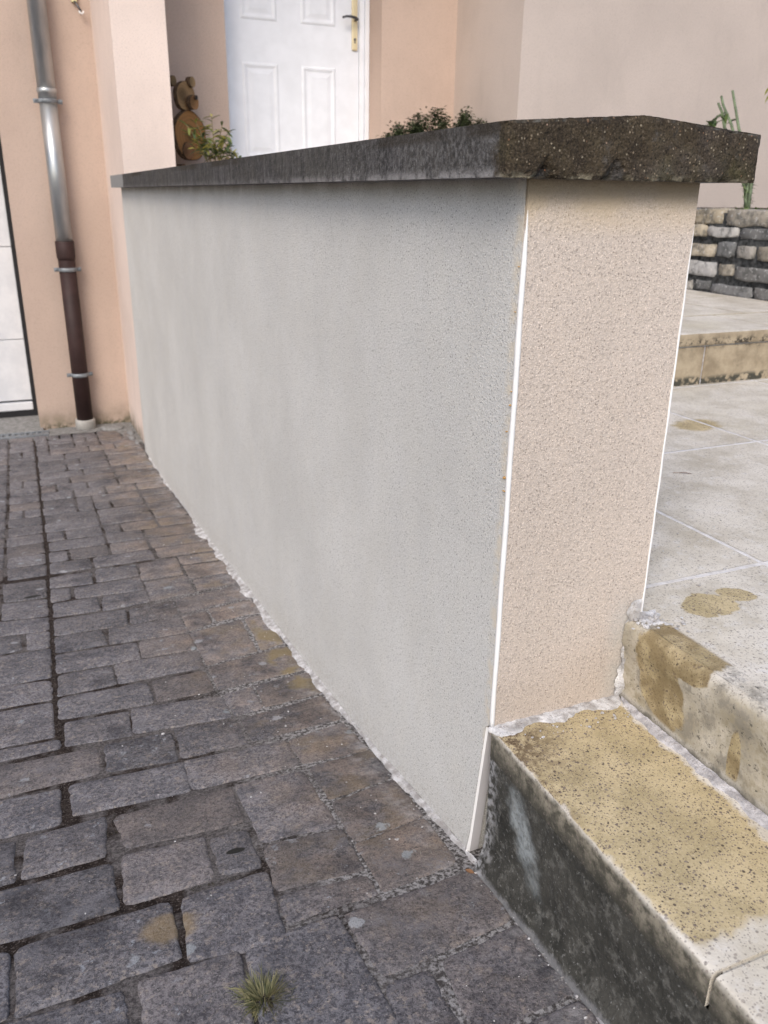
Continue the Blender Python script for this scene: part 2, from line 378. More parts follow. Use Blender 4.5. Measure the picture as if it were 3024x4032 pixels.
def paver_mat():
    t = NT('tumbled_paver', .8, .3); o = t.xyz(); A = t.attr()
    s = t.n.new('ShaderNodeSeparateColor'); t.L(A['Color'], s.inputs[0])   # r tone, g salmon, b seed
    vec = t.n.new('ShaderNodeVectorMath'); vec.operation = 'ADD'; t.L(t.P, vec.inputs[0])
    cmb = t.n.new('ShaderNodeCombineXYZ'); t.L(t.math('MULTIPLY', s.outputs[2], 7), cmb.inputs[2]); t.L(cmb.outputs[0], vec.inputs[1])
    V = vec.outputs[0]
    n1 = t.noise(13, 5, .7, V); n2 = t.noise(125, 5, .78, V); n3 = t.noise(270, 3, .75, V)
    grey = t.mix(t.ramp(n1, .3, .7), (.105, .106, .122), (.225, .222, .240))
    grey = t.mix(t.ramp(n2, .44, .58, 0, .80), grey, (.045, .045, .055))
    grey = t.mix(t.ramp(t.noise(75, 4, .75, V), .53, .64, 0, .8), grey, (.29, .255, .228))
    sal = t.mix(t.ramp(n1, .35, .65), (.20, .170, .152), (.30, .238, .200))
    sal = t.mix(t.ramp(n2, .47, .60, 0, .75), sal, (.105, .095, .092))
    wx = t.math('ADD', o[0], t.math('MULTIPLY', t.math('SUBTRACT', t.noise(5, 4, .6), .5), .55))
    reg = t.math('MULTIPLY', t.ramp(wx, -.42, -.10, .10, .85), t.ramp(o[1], -.25, .30, .35, 1))
    sm = t.math('ADD', t.math('MULTIPLY', reg, t.ramp(t.noise(14, 4, .6, V), .35, .6, .2, 1)), t.math('MULTIPLY', s.outputs[1], .45))
    c = t.mix(t.math('MINIMUM', sm, 1.), grey, sal)
    yb_ = t.math('MULTIPLY', reg, t.ramp(t.noise(8, 4, .6, t.scale((1, 1, 1), (5, 1, 0))), .52, .66, 0, .6)); c = t.mix(yb_, c, (.215, .165, .105))
    c = t.mix(t.ramp(n3, .56, .65, 0, .75), c, (.028, .026, .032))
    c = t.mix(t.ramp(n3, .34, .42, .55, 0), c, (.25, .235, .23))
    c = t.mix(t.ramp(t.noise(300, 2, .6, V), .67, .73, 0, .8), c, (.42, .41, .40))
    bl = t.n.new('ShaderNodeHueSaturation'); t.L(c, bl.inputs['Color']); t.L(t.ramp(s.outputs[0], 0, 1, .90, 1.25), bl.inputs['Value']); c = bl.outputs[0]
    blk = t.mix(t.ramp(t.noise(6.5, 5, .68, t.scale((1, 1, 1), (2, 7, 0))), .52, .64, 0, .62), (1, 1, 1), (.42, .43, .47))
    pal = t.ramp(t.noise(9, 5, .7, t.scale((1, 1, 1), (8, 3, 0))), .55, .68, 0, .45)
    c = t.mix(1., c, blk, 'MULTIPLY'); c = t.mix(t.math('MULTIPLY', pal, t.ramp(n2, .40, .60)), c, (.30, .30, .33))
    sm_ = t.math('MULTIPLY', t.ramp(t.noise(38, 5, .75), .60, .66), t.ramp(t.noise(4, 2), .45, .6, .1, .8)); c = t.mix(sm_, c, (.34, .36, .39))
    # lichen discs
    d, vc = t.voro(12, V); q = t.n.new('ShaderNodeSeparateColor'); t.L(vc, q.inputs[0])
    dd = t.math('ADD', d, t.math('MULTIPLY', t.math('SUBTRACT', t.noise(45, 5, .7), .5), .55))
    m = t.math('MULTIPLY', t.ramp(dd, .10, .17, 1, 0), t.ramp(q.outputs[0], .55, .60, 0, .75))
    c = t.mix(m, c, t.mix(q.outputs[1], (.30, .34, .36), (.38, .38, .40)))
    # cement dust washed out from the wall
    dust = t.math('MULTIPLY', t.ramp(t.math('ADD', o[0], t.math('MULTIPLY', t.noise(9, 4), .12)), -.05, .07), t.ramp(t.noise(26, 4, .65), .45, .7, .05, .75))
    c = t.mix(dust, c, (.46, .45, .45))
    tan = t.math('MULTIPLY', t.ellipse(-.045, 1.12, .045, .30, wob=1.2, soft=.3), t.ramp(t.noise(15, 4), .45, .6, 0, .7))
    c = t.mix(tan, c, (.27, .21, .10))
    tan = t.math('MULTIPLY', t.ellipse(-.53, .09, .045, .035, wob=.9, soft=.25), .55)
    c = t.mix(tan, c, (.33, .24, .12))
    for a in ((-.385, .245, .018, .008), (-.72, 1.98, .03, .012)): c = t.mix(t.ellipse(*a, wob=.2), c, (.02, .02, .018))
    t.bump(n2, .004, .8); t.bump(n3, .0022, 1.0); t.bump(t.noise(24, 3, .5, V), .009, .6)
    t.b.inputs['Roughness'].default_value = .72
    return t.col(c)
M_pav = paver_mat()
def joint_mat():
    t = NT('joint_sand', .95, .1); o = t.xyz()
    dark = t.mix(t.ramp(t.noise(60, 4, .7), .35, .65), (.020, .015, .013), (.060, .048, .042))
    dark = t.mix(t.ramp(t.noise(240, 3, .7), .55, .66, 0, .8), dark, (.20, .17, .16))
    soft = t.mix(t.ramp(t.noise(150, 4, .7), .35, .65), (.075, .068, .068), (.20, .185, .18))
    wide = t.math('MAXIMUM', t.ramp(t.math('ABSOLUTE', t.math('ADD', o[0], .665)), .014, .030, 1, 0), t.ramp(t.noise(9, 3), .48, .58))
    dark = t.mix(wide, soft, dark)
    lite = t.mix(t.ramp(t.noise(120, 4, .7), .4, .62), (.085, .078, .075), (.46, .45, .45))
    f = t.math('ADD', o[0], t.math('MULTIPLY', t.math('SUBTRACT', t.noise(7, 4), .5), .55))
    g = t.math('MULTIPLY', t.ramp(f, -.42, -.12), t.ramp(o[1], 1.4, 2.2, 1, .25))
    c = t.mix(g, dark, lite)
    t.bump(t.noise(220, 4, .8), .006, 1)
    return t.col(c)
M_joint = joint_mat()

# ================================================================== GROUND
def sheet(name, x0, x1, ys, dz, mat, xs=None):
    mb = MB(); xs = xs or [x0 + (x1 - x0) * i / 12 for i in range(13)]
    vs = [(x, y, G(y) + dz + (.0017 * max(0, min(1, (x + .42) / .16)))) for y in ys for x in xs]; n = len(xs)
    fs = [(j * n + i, j * n + i + 1, (j + 1) * n + i + 1, (j + 1) * n + i) for j in range(len(ys) - 1) for i in range(n - 1)]
    mb.add(vs, fs, 0, True); return struct(mb.build(name, mat))
ys = [-30, -20, -12, -7, -5, -4, -3.4] + [-3 + .05 * i for i in range(162)]
sheet('joint_sand', -8, .30, ys, -.0042, M_joint, [-8, -6, -4, -2, -1, -.5, -.42, -.34, -.26, 0, .30])
mb = MB(); mb.add([(-70, -90, -.62), (70, -90, -.62), (70, 60, -.62), (-70, 60, -.62)], [(0, 1, 2, 3)])
struct(mb.build('ground', plain('far_gravel', (.24, .22, .20), .95, .1, vs=2)))
mb = MB(); box(mb, -9, -8, -30, 6, -1, .25); 
# beyond the pavers in front of the steps
mb = MB(); mb.add([(-30, -60, .27), (30, -60, .27), (30, -30, .27), (-30, -30, .27)], [(0, 1, 2, 3)])
struct(mb.build('road', plain('asphalt', (.09, .09, .09), .9, .2, vs=3)))

# pavers: traced ones close to the camera, the same 8 cm module carried on elsewhere
PAVERS = [(-0.841,0.170,-0.774,0.147,-0.773,0.002,-0.831,0.009),
(-0.763,0.154,-0.520,0.158,-0.523,0.015,-0.763,0.002),
(-0.795,-0.001,-0.617,-0.012,-0.613,-0.110,-0.792,-0.093),
(-0.592,-0.007,-0.438,-0.009,-0.455,-0.171,-0.596,-0.123),
(-0.502,0.161,-0.346,0.167,-0.366,-0.028,-0.514,0.001),
(-0.430,-0.009,-0.271,-0.001,-0.266,-0.243,-0.451,-0.232),
(-0.263,-0.005,-0.010,0.000,-0.019,-0.135,-0.257,-0.158),
(-0.166,-0.163,-0.014,-0.143,-0.013,-0.301,-0.183,-0.314),
(-0.260,-0.168,-0.185,-0.169,-0.191,-0.324,-0.278,-0.284),
(-0.113,-0.317,-0.018,-0.312,-0.007,-0.409,-0.124,-0.383),
(-0.334,0.487,-0.180,0.478,-0.181,0.231,-0.336,0.252),
(-0.172,0.625,-0.020,0.650,-0.012,0.491,-0.174,0.499),
(-0.165,0.480,-0.012,0.491,-0.016,0.354,-0.168,0.332),
(-0.169,0.323,-0.016,0.347,-0.019,0.190,-0.176,0.171),
(-0.177,0.167,-0.021,0.186,-0.027,0.030,-0.181,0.015),
(-0.334,0.242,-0.180,0.223,-0.187,0.084,-0.348,0.102),
(-0.347,0.090,-0.186,0.073,-0.190,0.014,-0.353,0.015),
(-0.421,0.313,-0.347,0.309,-0.352,0.176,-0.424,0.191),
(-0.583,0.335,-0.429,0.325,-0.437,0.184,-0.595,0.182),
(-0.851,0.325,-0.603,0.319,-0.603,0.178,-0.829,0.178),
(-0.751,0.487,-0.598,0.491,-0.610,0.344,-0.758,0.344),
(-0.846,0.487,-0.771,0.484,-0.768,0.340,-0.838,0.342),
(-0.587,0.486,-0.338,0.480,-0.346,0.335,-0.575,0.353),
(-0.663,0.654,-0.416,0.639,-0.422,0.506,-0.660,0.524),
(-0.856,0.659,-0.683,0.646,-0.685,0.503,-0.848,0.508),
(-0.414,0.639,-0.173,0.626,-0.178,0.501,-0.419,0.507),
(-0.863,0.814,-0.590,0.804,-0.593,0.675,-0.856,0.668),
(-0.574,0.806,-0.419,0.795,-0.424,0.653,-0.581,0.675),
(-0.410,0.810,-0.259,0.778,-0.259,0.654,-0.416,0.656),
(-0.251,0.785,-0.020,0.808,-0.020,0.666,-0.253,0.655),
(-0.659,0.970,-0.502,0.960,-0.509,0.822,-0.663,0.840),
(-0.867,0.895,-0.674,0.878,-0.673,0.834,-0.864,0.834),
(-0.877,1.106,-0.683,1.102,-0.684,0.901,-0.868,0.906),
(-0.667,1.112,-0.434,1.106,-0.432,0.973,-0.670,0.988),
(-0.495,0.965,-0.262,0.935,-0.263,0.800,-0.504,0.827),
(-0.261,0.935,-0.177,0.947,-0.178,0.814,-0.257,0.801),
(-0.169,0.957,-0.004,0.970,-0.015,0.823,-0.176,0.814),
(-0.264,1.394,-0.090,1.433,-0.101,1.162,-0.264,1.133),
(-0.079,1.433,-0.006,1.443,-0.015,1.179,-0.093,1.163),
(-0.262,1.122,-0.017,1.164,-0.001,0.985,-0.264,0.968),
(-0.264,1.546,-0.177,1.556,-0.182,1.440,-0.264,1.406),
(-0.169,1.573,-0.016,1.597,-0.003,1.462,-0.175,1.443),
(-0.257,1.713,-0.023,1.756,-0.017,1.612,-0.262,1.572),
(-0.163,1.896,0.001,1.925,-0.011,1.784,-0.171,1.760),
(-0.167,2.079,0.006,2.065,0.006,1.923,-0.167,1.916),
(-0.167,2.206,0.003,2.209,0.005,2.085,-0.166,2.097),
(-0.417,1.694,-0.257,1.714,-0.265,1.555,-0.428,1.558),
(-0.496,1.553,-0.268,1.549,-0.265,1.402,-0.504,1.420),
(-0.419,1.402,-0.265,1.390,-0.266,1.260,-0.427,1.274),
(-0.507,1.267,-0.265,1.254,-0.268,1.126,-0.509,1.129),
(-0.422,1.105,-0.269,1.112,-0.270,0.967,-0.426,0.975),
(-0.662,1.264,-0.515,1.256,-0.513,1.131,-0.668,1.126),
(-0.662,1.410,-0.426,1.399,-0.431,1.271,-0.666,1.275),
(-0.659,1.556,-0.518,1.546,-0.512,1.424,-0.662,1.426),
(-0.657,1.720,-0.428,1.699,-0.435,1.555,-0.661,1.568),
(-0.488,1.863,-0.337,1.864,-0.339,1.741,-0.498,1.721),
(-0.334,1.961,-0.174,1.965,-0.177,1.757,-0.339,1.741),
(-0.654,1.873,-0.506,1.873,-0.506,1.732,-0.657,1.740),
(-0.658,2.038,-0.592,2.020,-0.593,1.902,-0.661,1.891),
(-0.575,2.020,-0.336,2.023,-0.340,1.874,-0.575,1.893),
(-0.654,2.180,-0.505,2.183,-0.506,2.034,-0.658,2.054),
(-0.488,2.202,-0.334,2.187,-0.339,2.042,-0.495,2.045),
(-0.324,2.202,-0.170,2.210,-0.180,1.977,-0.339,1.981),
(-0.884,1.269,-0.682,1.240,-0.682,1.115,-0.878,1.127),
(-0.893,1.470,-0.676,1.466,-0.681,1.258,-0.884,1.265),
(-0.744,1.629,-0.673,1.618,-0.676,1.477,-0.743,1.487),
(-0.901,1.653,-0.760,1.624,-0.756,1.500,-0.894,1.481),
(-0.908,1.794,-0.674,1.748,-0.675,1.625,-0.901,1.653),
(-0.820,1.958,-0.671,1.942,-0.673,1.762,-0.820,1.789),
(-0.822,2.181,-0.672,2.171,-0.672,1.958,-0.816,1.971)]

def inside(px, py, q):
    s = None
    for i in range(4):
        x1, y1 = q[i]; x2, y2 = q[(i + 1) % 4]
        c = (x2 - x1) * (py - y1) - (y2 - y1) * (px - x1)
        if s is None: s = c > 0
        elif (c > 0) != s: return False
    return True
QS = [[(p[0], p[1]), (p[2], p[3]), (p[4], p[5]), (p[6], p[7])] for p in PAVERS]
BB = [(min(a for a, b in q), max(a for a, b in q), min(b for a, b in q), max(b for a, b in q), q) for q in QS]
def covered(x0, x1, y0, y1):
    for i in range(5):
        for j in range(5):
            px = x0 + (x1 - x0) * (i + .5) / 5; py = y0 + (y1 - y0) * (j + .5) / 5
            for b in BB:
                if b[0] < px < b[1] and b[2] < py < b[3] and inside(px, py, b[4]): return True
    return False
def proc_rows(y0, y1, xr, xl):
    out = []; y = y0; U = .0815; last = 0
    while y < y1:
        x = xr; k = 0
        far = y > 2.15
        while x > xl:
            w = rnd.choice((1, 2, 2, 3, 2, 3)) * U
            if far and x - w < -.66 + .01 < x - .02: w = x + .66          # the long straight joints of the photo
            if far and x - w < -.82 + .01 < x - .02: w = x + .82
            if w < U * .7: w = U
            jx = rnd.uniform(-.003, .003); g = rnd.uniform(0, .004) + (rnd.uniform(0, .007) if (abs(x - w + .66) < .02 or abs(x - w + .82) < .02) and far else 0)
            dl = rnd.uniform(-.003, .003)
            out.append([(x - w + .003 + g, y + .152 + dl), (x - .003, y + .152 + dl), (x - .003, y + .003 + jx), (x - w + .003 + g, y + .003 + jx)])
            x -= w
        y += .1555
    return out
procs = proc_rows(2.222, 5.12, -.003, -3.4) + proc_rows(.006, 2.15, -.84, -3.2) + proc_rows(-3.1, 0, -.012, -3.2)
procs = [q for q in procs if not covered(q[0][0], q[1][0], q[3][1], q[0][1])]
def add_paver(mb, q, traced):
    q = [Vector((a, b, 0)) for a, b in q]
    n = 4; cen = sum(q, Vector()) / 4
    y = cen.y; near = y < 2.2
    gap = -.0022 if traced else -.0002
    # inset
    q = [p + (cen - p).normalized() * gap * 1.4 for p in q]
    seg = 9 if near else 3
    r = min(.017 if near else .014, .2 * (q[0] - q[3]).length)
    out = []
    for i in range(4):
        a, b, c = q[i - 1], q[i], q[(i + 1) % 4]
        da = (a - b).normalized(); dc = (c - b).normalized(); rr = r * rnd.uniform(.5, 1.15)
        for t in ((0, .5, 1) if near else (0, 1)):
            p = b + da * rr * (1 - t) ** 2 + dc * rr * t ** 2
            out.append(p)
        L = (c - b)
        for k in range(1, seg):
            out.append(b + L * (rr / L.length + (1 - 2 * rr / L.length) * k / seg))
    sd = rnd.uniform(0, 50); jit = .0044
    N = len(out); tilt = (rnd.uniform(-.010, .010), rnd.uniform(-.012, .012)); h0 = rnd.uniform(-.0015, .0015)
    rings = []
    edges = ((0, -.012, 1), (.0008, -.0045, 1), (.0030, -.0018, .9), (.0082, 0, .6))
    for ins, dz, jj in edges:
        ring = []
        for p in out:
            d = (cen - p); d.normalize()
            w = jit * jj * (mnoise.noise(Vector((p.x * 60, p.y * 60, sd))) + .6 * mnoise.noise(Vector((p.x * 140, p.y * 140, sd))))
            pp = p + d * (ins + w)
            z = G(pp.y) + dz + h0 + (pp.x - cen.x) * tilt[0] + (pp.y - cen.y) * tilt[1]
            if ins: z += .0012 * mnoise.noise(Vector((pp.x * 35, pp.y * 35, sd)))
            ring.append((pp.x, pp.y, z))
        rings.append(ring)
    vs = [p for r_ in rings for p in r_]
    fs = []
    for k in range(len(rings) - 1):
        for i in range(N):
            a = k * N + i; b = k * N + (i + 1) % N
            fs.append((b, a, a + N, b + N))
    # domed top
    topc = (cen.x, cen.y, G(cen.y) + h0 + .0008)
    mid = [((x * .55 + cen.x * .45), (y_ * .55 + cen.y * .45), G(y_ * .55 + cen.y * .45) + h0 + .0006 + .0016 * mnoise.noise(Vector((x * 25, y_ * 25, sd)))) for x, y_, z in rings[-1]]
    b0 = len(vs); vs += mid; vs.append(topc); k = len(rings) - 1
    for i in range(N):
        a = k * N + i; b = k * N + (i + 1) % N
        fs.append((b, a, a + N, b + N)); fs.append((b0 + (i + 1) % N, b0 + i, b0 + N))
    before = len(mb.v); mb.add(vs, fs, 0, True)
    tone = rnd.random()
    psal = .40 if cen.x > -.20 else (.22 if cen.x > -.5 else .10)
    sal = (rnd.uniform(.35, 1.0) if rnd.random() < psal else rnd.uniform(0, .12))
    if y < .05 and sal > .3: sal *= .45
    mb.cols += [(tone, sal, rnd.random(), 1)] * (len(mb.v) - before)
mb = MB(); mb.cols = []
for q in QS: add_paver(mb, q, True)
for q in procs: add_paver(mb, q, False)
struct(mb.build('paving', M_pav))

# ribbon of rough mortar along a path
def ribbon(mb, pts, side, up, w, h, step=.006, freq=38, seed=0, wvar=.6, mi=0, base=0.0, ends=True):
    pts = [Vector(p) for p in pts]; side = Vector(side); up = Vector(up)
    P = []
    for a, b in zip(pts[:-1], pts[1:]):
        n = max(1, int((b - a).length / step))
        P += [a + (b - a) * i / n for i in range(n)]
    P.append(pts[-1]); K = 7; vs = []
    tot = len(P)
    for i, p in enumerate(P):
        e = min(1, i / 4, (tot - 1 - i) / 4) if ends else 1
        ww = w * (1 + wvar * 1.9 * mnoise.noise(p * freq * .45 + Vector((seed, 0, 0))) + wvar * .5 * mnoise.noise(p * freq * 1.7 + Vector((0, seed, 0))) + wvar * .18 * mnoise.noise(p * freq * 6 + Vector((0, seed, 0)))) * max(.15, e)
        ww = max(.0015, ww)
        for k in range(K):
            t = k / (K - 1)
            hh = h * (1 - t) ** .7 * (1 + .5 * mnoise.noise(p * freq * 2 + Vector((k * 3.1, seed, 5)))) + base
            if k == K - 1: hh = -.004
            q = p + side * ww * t + up * hh
            q += side * .0008 * mnoise.noise(q * 300)
            vs.append(q)
    fs = [(i * K + k, i * K + k + 1, (i + 1) * K + k + 1, (i + 1) * K + k) for i in range(len(P) - 1) for k in range(K - 1)]
    # close towards the wall
    mb.add(vs, fs, mi, True)
def crumbs(mb, n, fn, r0, r1):
    for _ in range(n):
        x, y, z = fn(); r = rnd.uniform(r0, r1) * (1 if rnd.random() < .85 else 1.7)
        bm = bmesh.new(); bmesh.ops.create_icosphere(bm, subdivisions=1, radius=r)
        s = Vector((rnd.uniform(.7, 1.5), rnd.uniform(.7, 1.5), rnd.uniform(.4, .8)))
        sd = rnd.uniform(0, 99)
        for v in bm.verts: v.co = Vector((v.co.x * s.x, v.co.y * s.y, v.co.z * s.z)) * (1 + .35 * mnoise.noise(v.co / r * 1.3 + Vector((sd, 0, 0)))) + Vector((x, y, z + r * .3))
        addbm(mb, bm)

# ================================================================== GARDEN WALL
wall = thing('garden_wall', 'low rendered garden wall with a dark concrete coping between driveway and terrace', 'wall', (.14, 2.2, 0))
WT = 1.1415                        # underside of the coping
def wall_y0(z):                    # free end of the grey face: its foot kicks back below the first tread
    return .0035 if z > Z1 else .012 + (.31 - z) * .125
mb = MB()
zs = [-.8, -.6, -.3] + [-.05 + .02 * i for i in range(18)] + [Z1 + .004, .4, .6, .8, 1.0, WT]
yy = [.0, .1, .3, .6, 1, 1.5, 2, 2.5, 3, 3.5, 4, 4.40]
vs = []; n = len(yy)
for z in zs:
    for y in yy: vs.append((0, (wall_y0(z) if y == 0 else y), z))
mb.add(vs, [(j * n + i, (j + 1) * n + i, (j + 1) * n + i + 1, j * n + i + 1) for j in range(len(zs) - 1) for i in range(n - 1)])
b0 = [(0.0, wall_y0(z), z) for z in zs]; b1 = [(.285, .0035 if z > Z1 else wall_y0(z), z) for z in zs]
k = len(zs)
mb.add(b0 + b1, [(i, i + k, i + k + 1, i + 1) for i in range(k - 1)])
mb.quad((.285, .0035, -.8), (.285, 4.40, -.8), (.285, 4.40, WT), (.285, .0035, WT))
mb.quad((0, .0035, WT), (.285, .0035, WT), (.285, 4.40, WT), (0, 4.40, WT))
mb.build('side_render', M_side, wall)
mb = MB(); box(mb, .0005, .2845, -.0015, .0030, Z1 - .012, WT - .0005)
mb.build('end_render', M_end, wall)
# corner beads
mb = MB()
pts = []; rs = []
for i in range(70):
    z = 1.103 - (1.103 - Z1 - .004) * i / 69
    pts.append((.0022 + .0004 * math.sin(z * 31), -.0002, z)); rs.append(.0014 + .0027 * min(1, i / 7) * (1 + .07 * math.sin(z * 43) + .06 * math.sin(z * 97)))
tube(mb, pts, rs, 8)
mb.build('corner_bead', M_bead, wall)
mb = MB(); crumbs(mb, 9, lambda: (-.0012, .003 + rnd.uniform(0, .006), rnd.choice((1.03, .86, .84, .80, .73, .66, .97, .71))), .0012, .0022)
mb.build('rust_spots', plain('rust_ochre', (.45, .27, .10), .8), wall)
mb = MB(); pts = [(.2842 + .0003 * math.sin(i * .9), -.0002, 1.085 - (1.085 - Z2 + .02) * i / 50) for i in range(51)]
tube(mb, pts, [.0012 + .0012 * min(1, i / 8) * (1 + .15 * math.sin(i * .7)) for i in range(51)], 8)
mb.build('corner_bead', M_bead, wall)
mb = MB()                           # bare plastic angle showing below the tread
A = []
for i in range(13):
    z = .292 - .294 * i / 12; y = wall_y0(z) - .004; fl = .0035 * max(0, (i - 10) / 2)
    wd = .006 + .0125 * min(1, i / 4)
    A += [(-.0012 - fl, y + .0015, z), (.0022, y - .0012, z), (.0022 + wd, y + .0004, z), (.0022 + wd, y + .012, z)]
f1 = []; f2 = []
mb.add(A, [(i * 4 + 0, i * 4 + 1, (i + 1) * 4 + 1, (i + 1) * 4 + 0) for i in range(12)] , 0)
mb.add(A, [(i * 4 + q, i * 4 + q + 1, (i + 1) * 4 + q + 1, (i + 1) * 4 + q) for i in range(12) for q in (1, 2)], 1)
mb.build('bead_strip', [M_bead, M_strip], wall)
# mortar along the foot
mb = MB()
ribbon(mb, [(-.0005, y / 10, G(y / 10) + .001) for y in range(0, 43)], (-1, 0, 0), (0, 0, 1), .0085, .0045, freq=16, seed=3, wvar=1.1, step=.004)
ribbon(mb, [(-.0005, y / 20, G(y / 20) + .0015) for y in range(14, 44)], (-1, 0, 0), (0, 0, 1), .013, .007, freq=16, seed=8, wvar=1.25, step=.004)
ribbon(mb, [(.000, 1.6 + y / 10, G(1.6 + y / 10) + .002) for y in range(0, 12)], (-1, 0, 0), (0, 0, 1), .016, .008, freq=18, seed=5, wvar=1.1, step=.004)
mb.build('mortar_fillet', M_mort, wall)
mb = MB()
ribbon(mb, [(-.006, -.0015, Z1 + .001), (.10, -.0015, Z1 + .001), (.262, -.0015, Z1 + .001)], (0, -1, 0), (0, 0, 1), .023, .0045, step=.003, freq=45, seed=2, wvar=.4)
ribbon(mb, [(.262, -.002, Z1 + .002), (.268, -.002, .40), (.270, -.002, .47), (.278, -.002, .485)], (-.35, -1, 0), (-1, -.1, 0), .012, .016, step=.003, freq=50, seed=6, wvar=.5)
ribbon(mb, [(.262, -.001, Z2 + .0005), (.315, -.001, Z2 + .0005)], (.1, -1, 0), (0, 0, 1), .024, .005, step=.003, freq=60, seed=9, wvar=.4)
crumbs(mb, 70, lambda: (.285 + rnd.gauss(0, .013), -.010 - abs(rnd.gauss(0, .014)), Z2 - .001), .002, .0045)
mb.build('mortar_joint', M_mort, wall)

# coping: pentagonal section, exposed-aggregate free end with three chips
prof = [(-.055, 1.1415), (.352, 1.1415), (.352, 1.2035), (.150, 1.2195), (-.055, 1.2052)]
def perim(step=.007):
    out = []
    for i in range(5):
        a = Vector((prof[i][0], prof[i][1])); b = Vector((prof[(i + 1) % 5][0], prof[(i + 1) % 5][1]))
        n = max(1, int((b - a).length / step))
        out += [a + (b - a) * k / n for k in range(n)]
    return out
per = perim(); N = len(per); cc = Vector((.15, 1.177))
CH = [(Vector((.004, 1.1415)), .023, .030), (Vector((.112, 1.1415)), .026, .030), (Vector((.305, 1.143)), .030, .012), (Vector((-.055, 1.20)), .012, .008), (Vector((.30, 1.207)), .02, .006)]
mb = MB(); vs = []; Y0 = -.036
rings = [.0, .2, .4, .55, .68, .79, .88, .94, .975, 1.0]
def cv(p, y):
    e = Vector((p.x, y, p.y)); n = mnoise.noise(e * 90) * .0008 + mnoise.noise(e * 30) * .0006
    return n
fb = MB(); fv = []; NX, NZ = 110, 18
def topz(x): return 1.2052 + (x + .055) / .205 * .0143 if x < .15 else 1.2195 - (x - .15) / .202 * .016
for jz in range(NZ + 1):
    for ix in range(NX + 1):
        x = -.055 + .407 * ix / NX; z = 1.1415 + (topz(x) - 1.1415) * jz / NZ; e = Vector((x, 0, z))
        bd = ix in (0, NX) or jz in (0, NZ)
        y = Y0 + .0016 * mnoise.noise(e * 140) + .0014 * mnoise.noise(e * 45)
        ed = min(ix / 3, (NX - ix) / 3, jz / 2, (NZ - jz) / 2, 1); y += .0035 * (1 - ed) ** 2
        for c, r, d in CH:
            dx_, dz_ = (x - c.x), (z - c.y) * 1.0
            t = (abs(dx_) * 1.1 + abs(dz_) * .8) / r + .12 * mnoise.noise(e * 110)
            if t < 1: y += d * .7 * (1 - t)
        k = .0009 * mnoise.noise(e * 130) if bd else 0
        fv.append((x + (k if ix in (0, NX) else 0), y, z + k - (.0008 if bd and jz == 0 else 0)))
fb.add(fv, [(j_ * (NX + 1) + i_, j_ * (NX + 1) + i_ + 1, (j_ + 1) * (NX + 1) + i_ + 1, (j_ + 1) * (NX + 1) + i_) for j_ in range(NZ) for i_ in range(NX)], 0, False)
nr = 0
ysl = [Y0 + .0028] + [Y0 + .003 + .006 * i for i in range(1, 12)] + [.05 + .012 * i for i in range(40)] + [.55 + .03 * i for i in range(40)] + [1.8 + .1 * i for i in range(26)] + [4.398]
for y in ysl:
    for p in per:
        k = cv(p, y); dd = (p - cc).normalized(); low = 0
        q = Vector((p.x, p.y))
        for c, r, d in CH:
            t = math.sqrt((q - c).length_squared + ((y - Y0) * 1.4) ** 2) / r
            if t < 1: k -= .012 * (1 - t)
        if p.y < 1.1416 and 0 < p.x < .285: k = 0
        vs.append((p.x + dd.x * k, y, max(p.y + dd.y * k, 1.1412 if -.001 < p.x < .286 else 1.139)))
tot = nr + len(ysl); fs = []
for j in range(tot - 1):
    for i in range(N):
        a = j * N + i; b = j * N + (i + 1) % N
        fs.append((a, b, b + N, a + N))
fs.append(tuple((tot - 1) * N + i for i in range(N)))
mb.add(vs, fs, 0, False); mb.add(fb.v, fb.f, 0, False)
mb.build('coping', M_cope, wall)

# ================================================================== STEPS + TERRACE
steps = thing('garden_steps', 'pair of concrete steps with a rinsed ochre tread and blackened riser', 'steps', (.12, -.3, 0))
def slab(mb, x0, x1, y0, y1, z0, z1, b=.004, wob=.0012, fine=.012):
    """slab whose -X nosing and top are gently irregular"""
    nx = max(2, int((x1 - x0) / .03)); ny = max(2, int((y1 - y0) / fine))
    prof_ = [(x0, z0), (x0, z1 - b * 1.4), (x0 + b * .4, z1 - b * .4), (x0 + b * 1.4, z1)] + [(x0 + b * 1.4 + (x1 - x0 - b * 1.4) * i / nx, z1) for i in range(1, nx + 1)]
    vs = []
    for j in range(ny + 1):
        y = y0 + (y1 - y0) * j / ny
        for x, z in prof_:
            e = Vector((x, y, z)); k = wob * (mnoise.noise(e * 60) + .8 * mnoise.noise(e * 18))
            edge = 1 if x < x0 + b * 2 else .25
            vs.append((x - k * edge * 1.2, y, z + k * edge * .8))
    n = len(prof_)
    mb.add(vs, [(j * n + i, j * n + i + 1, (j + 1) * n + i + 1, (j + 1) * n + i) for j in range(ny) for i in range(n - 1)], 0, True)
    for j in (0, ny):                     # ends
        ring = [j * n + i for i in range(n)]
        base = [vs[i] for i in ring] + [(x1, vs[ring[0]][1], z0)]
        mb.add(base, [tuple(range(len(base))) if j else tuple(reversed(range(len(base))))], 0)
for a, b_ in ((-.5025, -.004), (-1.105, -.5085), (-1.71, -1.111), (-2.32, -1.716)):
    mb = MB(); slab(mb, 0.0, .262, a, b_, Z1 - .052, Z1, .006)
    mb.build('tread', M_slab, steps)
mb = MB(); vs = []                        # first riser, rough cement
zz = [-.1 + .012 * i for i in range(30)]; zz = [z for z in zz if z < Z1 - .054] + [Z1 - .053]
yv = [-2.32 + .06 * i for i in range(33)] + [-.34 + .008 * i for i in range(43)]
